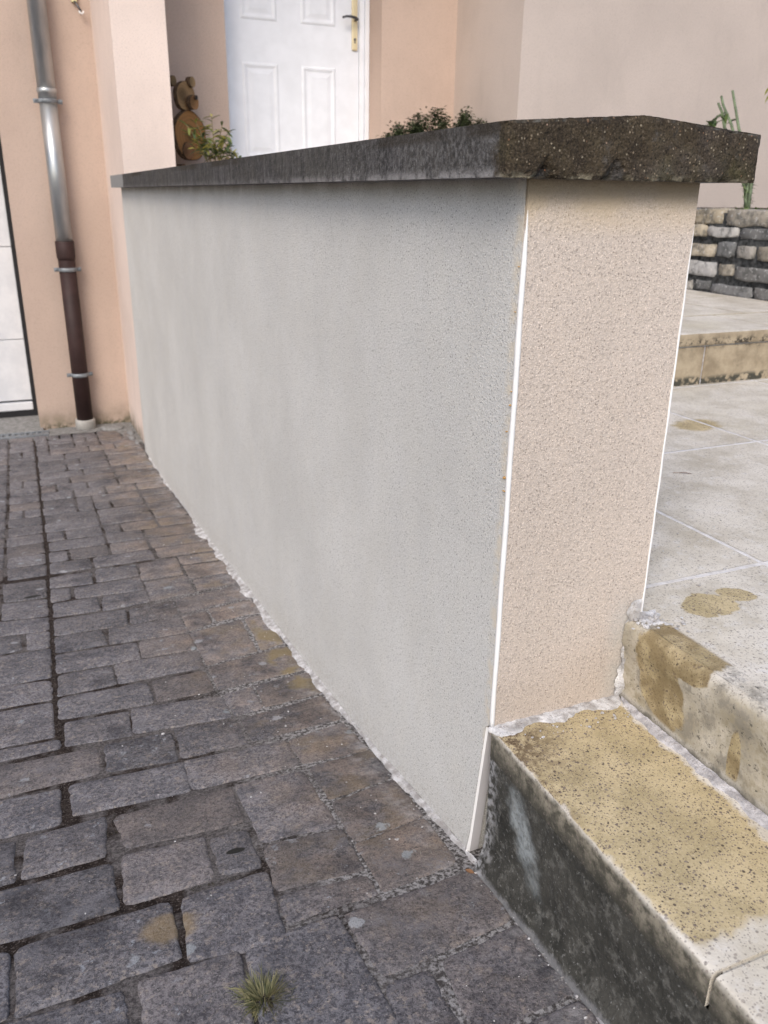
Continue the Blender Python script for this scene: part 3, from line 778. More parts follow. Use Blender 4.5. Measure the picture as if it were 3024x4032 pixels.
for z in zz:
    for y in yv:
        e = Vector((0, y, z)); k = .0028 * mnoise.noise(e * 45) + .003 * mnoise.noise(e * 14)
        yy_ = min(y, .004 + .006 * mnoise.noise(e * 40)) if y > -.02 else y
        foot = max(0, .06 - (z - G(y))) * .28
        vs.append((.0015 + k * (1 if z < Z1 - .07 else .2) - foot, yy_, z))
n = len(yv)
mb.add(vs, [(j * n + i, (j + 1) * n + i, (j + 1) * n + i + 1, j * n + i + 1) for j in range(len(zz) - 1) for i in range(n - 1)], 0, True)
box(mb, .02, .255, -2.32, .002, -.1, Z1 - .056)
mb.build('riser', M_riser, steps)
mb = MB()
# second riser with a lip under its nosing, joints every 60 cm
for a, b_ in ((-.86, -.003), (-1.47, -.866), (-2.32, -1.476)):
    vs = []; prof2 = [(.256, Z1 - .01), (.2545, .34), (.253, .385), (.2515, .403), (.2485, .409), (.2490, .430), (.2510, .4440), (.2570, .4505), (.266, Z2)]
    ny = int((b_ - a) / .012)
    for j in range(ny + 1):
        y = a + (b_ - a) * j / ny
        for x, z in prof2:
            e = Vector((x, y, z)); k = .0016 * (mnoise.noise(e * 50) + mnoise.noise(e * 16)); vs.append((x - k, y, z + k * .3))
    n = len(prof2)
    mb.add(vs, [(j * n + i, j * n + i + 1, (j + 1) * n + i + 1, (j + 1) * n + i) for j in range(ny) for i in range(n - 1)], 0, True)
    for j in (0, ny):
        base = [vs[j * n + i] for i in range(n)] + [(.34, vs[j * n][1], Z2 - .001), (.34, vs[j * n][1], Z1 - .01)]
        mb.add(base, [tuple(range(len(base))) if j else tuple(reversed(range(len(base))))], 0)
mb.build('riser', M_slab, steps)
mb = MB()
ribbon(mb, [(.2555, -.012, Z1 + .001), (.2560, -.3, Z1 + .001), (.256, -2.3, Z1 + .001)], (-1, 0, 0), (0, 0, 1), .014, .006, step=.004, freq=45, seed=4, wvar=.55)
mb.build('mortar_fillet', M_mortg, steps)
for y in (-.5055, -1.108, -1.7135):
    mb = MB(); box(mb, .016, .256, y - .0029, y + .0029, Z1 - .05, Z1 - .0045)
    mb.build('slab_joint', M_slab, steps)
mb = MB()
ribbon(mb, [(.003, -2.3 + .05 * i, G(-2.3 + .05 * i) + .001) for i in range(46)], (-1, 0, 0), (0, 0, 1), .012, .007, step=.005, freq=40, seed=12, wvar=.7)
mb.build('foot_fillet', M_mortg, steps)

# terrace tiles on a grout bed
mb = MB(); box(mb, .30, 2.84, -6, 1.4695, .0, Z2 - .0009)
struct(mb.build('terrace_bed', M_grout))
mb = MB(); Tn = .675; gx = .0060
xs = [.2665, .652, .652 + Tn, .652 + 2 * Tn, .652 + 3 * Tn]; xs.append(2.84)
yl = [-6 + 0 * i for i in range(1)]
ystart = .0855 - Tn * 9
for i in range(len(xs) - 1):
    shift = 0 if i % 2 == 0 else 0
    y = ystart
    while y < 1.462:
        y1_ = min(y + Tn, 1.470)
        x0 = xs[i] + (gx if i else 0); x1 = xs[i + 1] - gx
        bm = bmesh.new(); bmesh.ops.create_grid(bm, x_segments=12, y_segments=12, size=.5)
        for v in bm.verts:
            X = x0 + (x1 - x0) * (v.co.x + .5); Yv = y + gx + (y1_ - y - 2 * gx) * (v.co.y + .5)
            ed = max(abs(v.co.x), abs(v.co.y))
            wobx = .0015 * mnoise.noise(Vector((X * 20, Yv * 20, 0))) if ed > .49 else 0
            v.co = Vector((X + (wobx if i or X > x0 + .01 else 0), Yv + wobx, Z2 + .0004 * mnoise.noise(Vector((X * 9, Yv * 9, 2)))))
        addbm(mb, bm, 0, True)
        y += Tn
struct(mb.build('terrace', M_slab))

up = thing('platform_step', 'beige block step rising from the pale terrace behind the pillar', 'step', (1.7, 1.6, Z2))
mb = MB()
x = .29; k = 0
for x1 in (.62, 1.13, 1.752, 2.36, 2.818):
    box(mb, x + .004, x1 - .004, 1.458, 1.60, Z2 - .03, Z3 - .052, .006); x = x1
mb.build('riser', M_slab, up)
mb = MB(); x = .29
for x1 in (.9, 1.50, 2.14, 2.818):
    box(mb, x + .003, x1 - .003, 1.449, 1.85, Z3 - .048, Z3, .008); x = x1
mb.build('nosing', M_slab, up)
mb = MB(); box(mb, .29, 2.818, 1.464, 1.84, Z2 - .03, Z3 - .006)
mb.build('joint_mortar', M_mortg, up)
mb = MB(); box(mb, .29, 2.84, 1.845, 3.55, .3, Z3 - .004)
struct(mb.build('platform_bed', M_grout))
mb = MB()
for i in range(5):
    for j in range(3):
        x0 = .29 + .51 * i; x1 = min(x0 + .504, 2.80); y0 = 1.858 + .565 * j
        box(mb, x0 + .004, x1, y0, y0 + .557, Z3 - .02, Z3 + .0005, .003)
struct(mb.build('platform', M_slab))
# porch landing and the steps up to it
porch = thing('porch_steps', 'raised porch landing with steps in front of the white door', 'steps', (1.4, 4, Z3))
for y0, z in ((3.55, .833), (3.87, 1.016), (4.19, 1.2)):
    mb = MB(); box(mb, .3255, 2.526, y0, 5.384 if z > 1.1 else y0 + .34, Z3 - .05, z, .008)
    mb.build('step', M_slab, porch)

# ================================================================== HOUSE
house = thing('house', 'peach rendered house with a recessed porch around its white front door', 'house', (0, 5.4, -.5))
HT = 5.6
mb = MB()
box(mb, -.606, .0245, 5.385, 5.9, -.7, HT)                       # wall with the downpipe
box(mb, -3.05, -.606, 5.3855, 5.9, 1.95, HT)                      # over the garage door
box(mb, -5.5, -3.05, 5.385, 5.9, -.7, HT)
box(mb, -.606, .0245, 5.90, 12, -.7, HT)
box(mb, -9.5, -5.5, 5.385, 12, -.7, HT)
mb.build('garage_wall', M_peach, house)
mb = MB(); box(mb, .0245, .3250, 4.4005, 5.95, -.7, HT)
mb.build('pilaster', M_peach2, house)
mb = MB()
box(mb, .3250, .832, 5.13, 5.6, .4, HT)
box(mb, 1.940, 2.5270, 5.13, 5.6, .4, HT)
box(mb, .832, 1.940, 5.13, 5.6, 3.32, HT)
box(mb, .0245, 2.6, 5.6, 12, .4, HT - .01)
mb.build('porch_wall', M_porch, house)
mb = MB(); box(mb, .3255, 2.5265, 4.402, 5.129, 3.45, HT)
mb.build('porch_ceiling', M_peach, house)
mb = MB(); box(mb, 2.5270, 9.5, 4.2200, 12, .3, HT)
mb.build('side_wing_wall', M_pale, house)
M_eave = plain('eave', (.5, .48, .45), .8)
mb = MB(); box(mb, -10, 10, 4.9, 12.5, HT, HT + .18, .02)
mb.build('roof', plain('roof_tile', (.30, .16, .11), .85, var=.2), house)
# ---- front door
M_door = plain('white_door_paint', (.78, .80, .85), .42, .5, var=.02)
mb = MB(); 
cols_ = ((1.00, 1.26), (1.43, 1.69)); rows_ = ((1.36, 1.975), (2.235, 2.86), (2.95, 3.15))
box(mb, .900, 1.866, 5.388, 5.43, 1.225, 3.26)
door = mb.build('door', M_door, house)
for xa, xb in cols_:
    for za, zb in rows_:
        mb = MB(); d = .0065; w = .030; Yd = 5.3878
        # raised moulding frame, bevelled in and out, around a raised field
        def rect(i, y): return [(xa + i, y, za + i), (xb - i, y, za + i), (xb - i, y, zb - i), (xa + i, y, zb - i)]
        L_ = [rect(0, Yd), rect(.012, Yd - d), rect(.020, Yd - d), rect(.034, Yd - .0005), rect(.045, Yd - .0005), rect(.070, Yd - d * .8)]
        vs = [p for r_ in L_ for p in r_]
        fs = [(k * 4 + i, k * 4 + (i + 1) % 4, (k + 1) * 4 + (i + 1) % 4, (k + 1) * 4 + i) for k in range(len(L_) - 1) for i in range(4)]
        fs.append((20, 21, 22, 23)); mb.add(vs, fs)
        mb.build('panel', M_door, door)
mb = MB()
box(mb, 1.869, 1.905, 5.372, 5.45, 1.20, 3.31, .004); box(mb, 1.907, 1.938, 5.350, 5.45, 1.20, 3.31, .004)
box(mb, .834, .897, 5.350, 5.45, 1.20, 3.31, .004); box(mb, .834, 1.938, 5.352, 5.45, 3.265, 3.318, .004)
mb.build('door_frame', M_door, house)
M_brass = plain('champagne_brass', (.78, .66, .42), .35, .6, metal=.35, var=.04)
M_dkmet = plain('dark_lever_metal', (.10, .10, .11), .35, .6, metal=.7)
mb = MB(); box(mb, 1.812, 1.856, 5.374, 5.387, 2.095, 2.42, .008)
plate = mb.build('lock_plate', M_brass, door)
mb = MB(); tube(mb, [(1.834, 5.376, 2.165), (1.834, 5.3725, 2.165)], .009, 14); box(mb, 1.830, 1.838, 5.3722, 5.376, 2.140, 2.165)
mb.build('keyhole', M_dkmet, plate)
mb = MB(); tube(mb, [(1.838, 5.375, 2.288), (1.838, 5.335, 2.288), (1.820, 5.322, 2.292), (1.785, 5.320, 2.298), (1.750, 5.321, 2.297), (1.722, 5.324, 2.288)], [.011, .010, .010, .009, .008, .007], 12)
mb.build('handle', M_dkmet, door)
# ---- garage door
M_gar = NT('white_garage_panel', .5, .4)
M_gar = M_gar.col(M_gar.mix(M_gar.ramp(M_gar.noise(9, 5, .6), .3, .7), (.60, .615, .645), (.70, .71, .735)))
g = MB(); z = -.36
zt = [-.36, .095, .745, 1.395, 1.95]
for a, b_ in zip(zt[:-1], zt[1:]): box(g, -3.05, -.634, 5.75, 5.79, a + .003, b_ - .003, .004)
box(g, -3.05, -.634, 5.77, 5.80, -.36, 1.95)
gd = g.build('garage_door', M_gar, house)
mb = MB(); box(mb, -3.05, -.634, 5.735, 5.79, -.432, -.372, .008); mb.build('bottom_rail', M_gar, gd)
mb = MB(); box(mb, -3.05, -.608, 5.738, 5.80, -.478, -.434); box(mb, -.6335, -.6075, 5.742, 5.80, -.478, 1.95)
mb.build('rubber_seal', plain('black_rubber', (.012, .012, .014), .7), gd)
mb = MB()
n = 12
vs = []
for j, y in enumerate((5.29, 5.33, 5.38, 5.5, 5.74, 5.80)):
    for i in range(n + 1):
        x = -3.2 + (2.6 + .012) * i / n
        vs.append((x, y, (-.503, -.492, -.488, -.484, -.480, -.480)[j] + .003 * mnoise.noise(Vector((x * 5, y * 5, 0)))))
mb.add(vs, [(j * (n + 1) + i, j * (n + 1) + i + 1, (j + 1) * (n + 1) + i + 1, (j + 1) * (n + 1) + i) for j in range(5) for i in range(n)], 0, True)
struct(mb.build('threshold', M_conc))
mb = MB()                                        # concrete margin between pavers and house
vs = []; xs_ = [-.56 + .02 * i for i in range(31)]
for j in range(10):
    for x in xs_:
        y0 = 5.135 if x < -.12 else 5.10 - (x + .12) * 3.6
        y0 = max(y0, 4.5); y = y0 + (5.39 - y0) * j / 9
        vs.append((x, y, G(y) + .002 + .006 * mnoise.noise(Vector((x * 14, y * 14, 1)))))
n = len(xs_)
mb.add(vs, [(j * n + i, j * n + i + 1, (j + 1) * n + i + 1, (j + 1) * n + i) for j in range(9) for i in range(n - 1)], 0, True)
struct(mb.build('concrete_margin', M_conc))
mb = MB(); box(mb, -3.2, -.56, 5.10, 5.29, -.56, -.500); struct(mb.build('concrete_kerb', M_conc))

# ---- drain channel
dr = thing('drain_grate', 'grey slotted drain grate in front of the white garage door', 'drain', (-1.9, 5.24, -.5))
M_gal = plain('galvanised', (.20, .22, .24), .5, .5, metal=.3, var=.15, vs=30)
mb = MB(); zt = -.488
box(mb, -3.2, -.555, 5.18, 5.205, zt - .02, zt); box(mb, -3.2, -.555, 5.275, 5.30, zt - .02, zt)
x = -.585
while x > -3.2:
    box(mb, x - .018, x, 5.205, 5.275, zt - .015, zt - .0005); x -= .0425 * .92
box(mb, -.585, -.555, 5.205, 5.275, zt - .02, zt - .0003)
mb.build('grate', M_gal, dr)
mb = MB(); box(mb, -3.2, -.56, 5.206, 5.274, zt - .0195, zt - .016); mb.build('channel', plain('black_void', (.01, .01, .01), .9), dr)

# ---- downpipe
dp = thing('downpipe', 'zinc rain downpipe with a dark red-brown lower section in the house corner', 'downpipe', (-.298, 5.30, -.5))
M_zinc = NT('zinc', .38, .5); M_zinc.b.inputs['Metallic'].default_value = .75
M_zinc = M_zinc.col(M_zinc.mix(M_zinc.ramp(M_zinc.noise(10, 4, .6, M_zinc.scale((1, 1, .25))), .3, .7), (.33, .35, .37), (.52, .53, .53)))
M_brown = plain('red_brown_pipe', (.034, .018, .017), .6, .3, var=.12)
PX, PYY = -.298, 5.305
mb = MB(); tube(mb, [(PX, PYY, .78), (PX, PYY, 1.66)], .054, 28); tube(mb, [(PX, PYY, 1.64), (PX, PYY, HT)], .056, 28); mb.build('zinc_pipe', M_zinc, dp)
mb = MB(); tube(mb, [(PX, PYY, 1.70), (PX, PYY, 1.71), (PX, PYY, 1.725), (PX, PYY, 1.73)], [.058, .061, .061, .057], 28); mb.build('socket_collar', M_zinc, dp)
mb = MB(); tube(mb, [(PX, PYY, -.43), (PX, PYY, .69)], .0555, 28); tube(mb, [(PX, PYY, .68), (PX, PYY, .70), (PX, PYY, .80), (PX, PYY, .803)], [.0555, .061, .062, .060], 28)
mb.build('brown_pipe', M_brown, dp)
for z in (1.655, .618, -.105):
    mb = MB(); tube(mb, [(PX, PYY, z - .013), (PX, PYY, z - .009), (PX, PYY, z + .009), (PX, PYY, z + .013)], [.058, .063, .063, .058], 28)
    for s in (-1, 1):
        box(mb, min(PX + s * .060, PX + s * .088), max(PX + s * .060, PX + s * .088), PYY - .008, PYY + .004, z - .013, z + .013, .003)
        tube(mb, [(PX + s * .076, PYY - .018, z), (PX + s * .076, PYY + .018, z)], .006, 8)
    tube(mb, [(PX, PYY + .056, z), (PX, 5.385, z)], .006, 8)
    mb.build('bracket', M_gal, dp)
mb = MB(); tube(mb, [(PX, PYY, -.53), (PX, PYY, -.44), (PX, PYY, -.43), (PX, PYY, -.432)], [.070, .070, .066, .056], 28)
mb.build('ground_socket', plain('pale_grey_plastic', (.36, .35, .33), .6), dp)

# ---- small hook at the top left
hk = thing('wall_hook', 'small cream wall fitting with a dark hook by the corner pilaster', 'hook', (-.06, 5.385, 2.24))
mb = MB(); box(mb, -.088, -.052, 5.355, 5.3848, 2.235, 2.30, .008); mb.build('base', plain('cream_plastic', (.75, .70, .42), .5), hk)
mb = MB(); tube(mb, [(-.068, 5.36, 2.24), (-.060, 5.345, 2.225), (-.045, 5.335, 2.20), (-.036, 5.335, 2.182)], .0065, 10); mb.build('hook', M_dkmet, hk)
mb = MB(); tube(mb, [(-.048, 5.335, 2.186), (-.044, 5.334, 2.174), (-.034, 5.333, 2.170), (-.024, 5.334, 2.176), (-.022, 5.335, 2.186)], .0055, 10); mb.build('tip', M_bead, hk)

# ================================================================== STONE RETAINING WALL
sw = thing('stone_wall', 'low dry-stone retaining wall of mossy white and grey blocks behind the terrace', 'wall', (2.9, 2.2, Z3))
def stone_mat():
    t = NT('limestone', .9, .2); A = t.attr(); s = t.n.new('ShaderNodeSeparateColor'); t.L(A['Color'], s.inputs[0])
    c = t.mix(s.outputs[0], (.14, .145, .15), (.45, .445, .44)); c = t.mix(t.math('MULTIPLY', s.outputs[1], .7), c, (.46, .38, .25))
    c = t.mix(t.ramp(t.noise(20, 5, .7), .45, .65, 0, .7), c, (.075, .078, .075))
    c = t.mix(t.ramp(t.noise(60, 4), .55, .7, 0, .5), c, (.62, .62, .62))
    t.bump(t.noise(60, 4, .7), .008, .8); return t.col(c)
M_stone = stone_mat()
M_gap = plain('dark_mossy_gap', (.07, .073, .075), .95, .1, var=.3, vs=40, bump=.006)
mb = MB(); mb.cols = []
z = Z3 - .01; course = [.075, .10, .11, .075, .075]
for ci, h in enumerate(course):
    y = -.2 + rnd.uniform(0, .1)
    while y < 4.2:
        w = rnd.uniform(.10, .34); y1_ = min(y + w, 4.21)
        if y1_ - y < .05: break
        bm = bmesh.new(); bmesh.ops.create_cube(bm, size=1); bmesh.ops.subdivide_edges(bm, edges=bm.edges[:], cuts=4, use_grid_fill=True)
        hh = h * rnd.uniform(.52, .85); pr = rnd.uniform(-.012, .018); sd = rnd.uniform(0, 50); zc = z + h / 2 + rnd.uniform(-.006, .006)
        if ci == 4: hh = h * 1.05; zc = z + h / 2 - .004
        for v in bm.verts:
            c = v.co.copy(); c = c * (1 - .05 * (abs(c.x) + abs(c.y) + abs(c.z) > 1.3)) 
            p = Vector((2.885 - pr + c.x * .13, (y + y1_) / 2 + c.y * (y1_ - y - .022), zc + c.z * hh))
            nn = Vector((mnoise.noise(p * 14 + Vector((sd, 0, 0))), mnoise.noise(p * 14 + Vector((0, sd, 0))), mnoise.noise(p * 14 + Vector((0, 0, sd)))))
            v.co = p + nn * .013
        b0 = len(mb.v); addbm(mb, bm, 0, True)
        dark = 1 if ci == 4 else 0
        mb.cols += [((rnd.uniform(0, .35) if dark or rnd.random() < .35 else rnd.uniform(.55, 1)), rnd.random() ** 3, 0, 1)] * (len(mb.v) - b0)
        y = y1_
    z += h
mb.build('stones', M_stone, sw)
mb = MB(); box(mb, 2.836, 3.0, -.3, 4.215, .4, Z3 + .405); mb.build('joint_fill', M_gap, sw)
mb = MB(); box(mb, 3.0, 9, -.3, 4.218, .3, Z3 + .415); struct(mb.build('planting_soil', plain('soil', (.06, .05, .04), .95, .1, var=.3, vs=20, bump=.01)))

# ================================================================== PLANTS
def leaf_mat(name, a, b):
    t = NT(name, .55, .35); A = t.attr(); s = t.n.new('ShaderNodeSeparateColor'); t.L(A['Color'], s.inputs[0])
    t.b.inputs['Subsurface Weight'].default_value = 0
    return t.col(t.mix(s.outputs[0], a, b))
def leaf(mb, p, d, L, w, tone, curl=.25, mi=0, n=5):
    p = Vector(p); d = Vector(d).normalized(); s = d.cross(Vector((rnd.uniform(-.4, .4), rnd.uniform(-.4, .4), 1)))
    if s.length < .01: s = Vector((1, 0, 0))
    s.normalize(); vs = []
    for i in range(n):
        t = i / (n - 1); ww = w * math.sin(math.pi * (.12 + .88 * t)) ** .8 if i < n - 1 else 0.0005
        c = p + d * L * t + Vector((0, 0, -curl * L * t * t))
        up_ = s.cross(d) * ww * .25
        vs += [c - s * ww * .5 + up_, c, c + s * ww * .5 + up_]
    fs = []
    for i in range(n - 1):
        a = i * 3; fs += [(a, a + 1, a + 4, a + 3), (a + 1, a + 2, a + 5, a + 4)]
    b0 = len(mb.v); mb.add(vs, fs, mi, True)
    if mb.cols is not None: mb.cols += [(tone, 0, 0, 1)] * (len(mb.v) - b0)
def pot(parent, x, y, z0, z1, r, mat):
    mb = MB(); tube(mb, [(x, y, z0), (x, y, z0 + .005), (x, y, z1 - .02), (x, y, z1 - .018), (x, y, z1)], [r * .72, r * .75, r * .93, r, r], 24)
    o = mb.build('pot', mat, parent); return o
M_terra = plain('terracotta', (.36, .17, .10), .85, .2, var=.12)
# variegated shrub beside the log bear
vp = thing('variegated_plant', 'potted variegated green and yellow shrub in front of the wooden bear', 'plant', (.60, 4.58, 1.2))
pot(vp, .60, 4.58, 1.2, 1.262, .075, M_terra)
mb = MB(); mb.cols = []; st = MB()
tips = [(.42, 1.50), (.455, 1.44), (.50, 1.53), (.535, 1.46), (.565, 1.40), (.605, 1.57), (.64, 1.50), (.665, 1.44), (.70, 1.47), (.72, 1.40), (.745, 1.345), (.68, 1.37), (.61, 1.42), (.47, 1.37), (.52, 1.38), (.62, 1.36), (.77, 1.31)]
for tx, tz in tips:
    b = Vector((.60 + (tx - .60) * .15, 4.58, 1.25)); e = Vector((tx, 4.58 + rnd.uniform(-.09, .09), tz))
    m_ = b.lerp(e, .55) + Vector((0, 0, .035))
    tube(st, [b, m_, e], .0022, 5)
    for k in range(12):
        t = .35 + .6 * k / 10; p = b.lerp(m_, min(1, t * 1.8)) if t < .55 else m_.lerp(e, (t - .55) / .45)
        a = rnd.uniform(0, 6.28); d = Vector((math.cos(a) * .9, math.sin(a) * .7, rnd.uniform(-.35, .9)))
        leaf(mb, p, d, rnd.uniform(.05, .085), rnd.uniform(.014, .021), rnd.random() ** 2.2 if tx < .68 else rnd.random() ** 5)
mb.build('foliage', leaf_mat('variegated_leaf', (.075, .115, .045), (.52, .46, .10)), vp)
st.build('stems', plain('twig', (.22, .19, .10), .8), vp)
# dark shrub
db = thing('dark_shrub', 'dark green small-leaved potted shrub by the porch corner behind the coping', 'shrub', (2.12, 4.62, 1.2))
pot(db, 2.12, 4.62, 1.2, 1.42, .13, M_terra)
mb = MB(); mb.cols = []; st = MB()
prf = [(1.76, 1.47), (1.79, 1.50), (1.88, 1.53), (2.48, 1.62), (2.50, 1.57), (2.46, 1.53), (1.83, 1.52), (1.86, 1.56), (1.92, 1.565), (1.965, 1.62), (2.0, 1.60), (2.05, 1.575), (2.10, 1.63), (2.16, 1.665), (2.20, 1.69), (2.235, 1.63), (2.28, 1.60), (2.32, 1.66), (2.37, 1.645), (2.42, 1.665), (2.435, 1.61), (2.40, 1.56), (2.15, 1.58), (2.3, 1.56), (2.02, 1.54), (1.93, 1.51)]
for tx, tz in prf:
    b = Vector((2.12 + (tx - 2.12) * .75, 4.62, 1.42)); e = Vector((tx, 4.62 + rnd.uniform(-.13, .13), tz))
    m_ = b.lerp(e, .5) + Vector((0, 0, -.01)); tube(st, [b, m_, e], .003, 5)
    for k in range(210):
        t = rnd.uniform(.18, 1.0) ** .7; p = (b.lerp(m_, t * 2) if t < .5 else m_.lerp(e, t * 2 - 1)) + Vector((rnd.gauss(0, .022), rnd.gauss(0, .03), rnd.gauss(-.006, .015)))
        a = rnd.uniform(0, 6.28); leaf(mb, p, (math.cos(a), math.sin(a), rnd.uniform(-.3, .9)), rnd.uniform(.020, .034), rnd.uniform(.011, .017), rnd.random(), n=3)
e = Vector((2.535, 4.17, 1.60))
mb.build('foliage', leaf_mat('dark_leaf', (.026, .040, .017), (.085, .105, .048)), db)
st.build('stems', plain('dark_twig', (.06, .05, .04), .8), db)
# upright stems on the stone wall
rp = thing('tall_stemmed_plant', 'leggy green-stemmed plant rising from the top of the stone wall behind the coping', 'plant', (3.02, 2.61, 1.06))
mb = MB(); S = [[(2.61, 1.06), (2.615, 1.13), (2.62, 1.20), (2.70, 1.36), (2.765, 1.48), (2.80, 1.56), (2.845, 1.664)],
     [(2.60, 1.06), (2.635, 1.12), (2.64, 1.20), (2.76, 1.38), (2.83, 1.50), (2.90, 1.60), (2.925, 1.645)],
     [(2.63, 1.08), (2.66, 1.18), (2.78, 1.38), (2.87, 1.49), (2.90, 1.56), (2.943, 1.612)],
     [(2.64, 1.20), (2.86, 1.42), (2.985, 1.50), (2.93, 1.545), (2.885, 1.56)],
     [(2.64, 1.16), (2.80, 1.36), (2.868, 1.49), (2.872, 1.555)]]
for s_ in S:
    pts = [(3.02 + rnd.uniform(-.006, .006), y, z) for y, z in s_]
    tube(mb, pts, [.010 - .0045 * i / len(pts) for i in range(len(pts))], 8)
mb.build('stems', plain('sage_stem', (.13, .17, .095), .6, var=.2, vs=30), rp)
mb = MB(); mb.cols = []
for k in range(150):
    s_ = rnd.choice(S[:3]); i = rnd.choice((0, 0, 1, 1, 2)); a, b = s_[i], s_[i + 1]; t = rnd.random()
    p = Vector((3.02, a[0] + (b[0] - a[0]) * t, a[1] + (b[1] - a[1]) * t)); an = rnd.uniform(0, 6.28)
    leaf(mb, p, (math.cos(an), math.sin(an), rnd.uniform(-.4, .6)), rnd.uniform(.015, .038), rnd.uniform(.005, .009), rnd.random(), n=4)
for y, z, dy, dz in ((2.975, 1.50, -.03, .045), (2.96, 1.49, .02, .05), (2.88, 1.51, .015, .07), (2.865, 1.505, -.012, .06), (2.99, 1.485, .03, .02)):
    for _ in range(4): leaf(mb, (3.02 + rnd.uniform(-.01, .01), y + rnd.uniform(-.01, .01), z), (rnd.uniform(-.1, .1), dy, dz), .07, .018, rnd.random() * .6)
for k in range(26): leaf(mb, (3.0, 2.53 + rnd.uniform(-.09, .16), 1.068), (rnd.uniform(-1, -.2), rnd.uniform(-1, 1), rnd.uniform(.1, .7)), rnd.uniform(.02, .04), .012, rnd.uniform(.6, 1.0))
mb.build('foliage', leaf_mat('moss_green_leaf', (.055, .080, .045), (.17, .25, .06)), rp)
yp = thing('yellow_leaved_plant', 'bright yellow-green leafy shoot at the right edge above the stone wall', 'plant', (3.10, 2.42, 1.06))
mb = MB(); tube(mb, [(3.10, 2.42, 1.05), (3.10, 2.43, 1.3), (3.11, 2.45, 1.60), (3.10, 2.50, 1.72)], .006, 8); mb.build('stem', plain('green_stem', (.12, .16, .05), .6), yp)
mb = MB(); mb.cols = []
for (p, d, L_, w) in [((3.07, 2.60, 1.655), (-.1, .9, -.75), .075, .030), ((3.06, 2.62, 1.67), (-.1, .55, -.5), .05, .026), ((3.10, 2.52, 1.70), (-.3, .8, .2), .10, .034), ((3.10, 2.50, 1.60), (-.5, .5, .1), .09, .03), ((3.10, 2.47, 1.55), (-.7, .6, -.1), .09, .03), ((3.10, 2.45, 1.45), (.2, -.8, .2), .09, .03), ((3.10, 2.50, 1.73), (0, -.5, .6), .09, .03)]:
    leaf(mb, p, d, L_, w, rnd.uniform(.3, 1)); 
mb.build('leaves', leaf_mat('yellow_leaf', (.13, .20, .03), (.60, .58, .05)), yp)
# grass tuft in the paving
gt = thing('grass_tuft', 'small olive grass tuft growing from a paving joint', 'grass tuft', (-.428, -.125, G(-.125)))
mb = MB(); mb.cols = []
for k in range(430):
    a = rnd.uniform(0, 6.28); r = abs(rnd.gauss(0, .014)); p = Vector((-.428 + r * math.cos(a) * 1.1, -.122 + r * math.sin(a), G(-.12) - .004))
    a += rnd.uniform(-.5, .5); sp = rnd.uniform(.25, 1.5); d = Vector((math.cos(a) * sp, math.sin(a) * sp, 1)).normalized(); Lb = rnd.uniform(.024, .052)
    s = d.cross(Vector((0, 0, 1))).normalized() * rnd.uniform(.0006, .0011); vs = []
    for i in range(5):
        t = i / 4; c = p + d * Lb * t + Vector((0, 0, -.5 * Lb * t * t * sp)); f = (1 - t) ** .6
        vs += [c - s * f, c + s * f + Vector((0, 0, .0004))]
    b0 = len(mb.v); mb.add(vs, [(i * 2, i * 2 + 1, i * 2 + 3, i * 2 + 2) for i in range(4)], 0, True)
    mb.cols += [(rnd.random(), 0, 0, 1)] * (len(mb.v) - b0)
mb.build('blades', leaf_mat('olive_grass', (.060, .072, .030), (.27, .245, .13)), gt)
mb = MB(); bm = bmesh.new(); bmesh.ops.create_icosphere(bm, subdivisions=4, radius=1)
for v in bm.verts:
    p_ = Vector((-.428 + v.co.x * .020, -.140 + v.co.y * .034, G(-.14) - .006 + v.co.z * .007)); v.co = p_ + Vector((1, 1, 1)) * .004 * mnoise.noise(p_ * 160)
addbm(mb, bm, 0, True)
mb.build('root_soil', plain('root_soil_brown', (.05, .04, .03), .95), gt)
# tiny moss tufts in the darker joints
mb = MB(); mb.cols = []
for cx, cy, lx, n_ in ((-.345, .655, .05, 60), (-.44, .172, .05, 60), (-.83, .50, .04, 20), (-.60, .42, .02, 40), (-.525, .09, .03, 40)):
    for k in range(n_):
        x = cx + rnd.uniform(-lx, lx); y = cy + rnd.gauss(0, .003)
        leaf(mb, (x, y, G(y) - .006), (rnd.uniform(-.6, .6), rnd.uniform(-.6, .6), 1), rnd.uniform(.004, .009), .0016, rnd.random(), n=3)
o = mb.build('moss', leaf_mat('dark_moss', (.018, .015, .010), (.05, .042, .025))); o['kind'] = 'stuff'

# ================================================================== LOG BEAR
bear = thing('log_slice_bear', 'wooden bear figure made of stacked log slices beside the front door', 'garden ornament', (.50, 4.93, 1.2))
def wood_mat(name, a, b, cx, cz, fr):
    t = NT(name, .8, .2); o = t.xyz()
    dx = t.math('MULTIPLY', t.math('SUBTRACT', o[0], cx), 1.2); dz = t.math('SUBTRACT', o[2], cz)
    d = t.math('SQRT', t.math('ADD', t.math('MULTIPLY', dx, dx), t.math('MULTIPLY', dz, dz)))
    d = t.math('ADD', d, t.math('MULTIPLY', t.noise(20, 3), .02))
    w = t.math('SINE', t.math('MULTIPLY', d, fr))
    c = t.mix(t.ramp(w, -1, 1, 0, .45), a, b); c = t.mix(t.ramp(d, .02, .075, .7, 0), c, tuple(x * .42 for x in b)); return t.col(c)
M_bark = plain('bark', (.085, .055, .035), .95, .1, var=.3, vs=60)
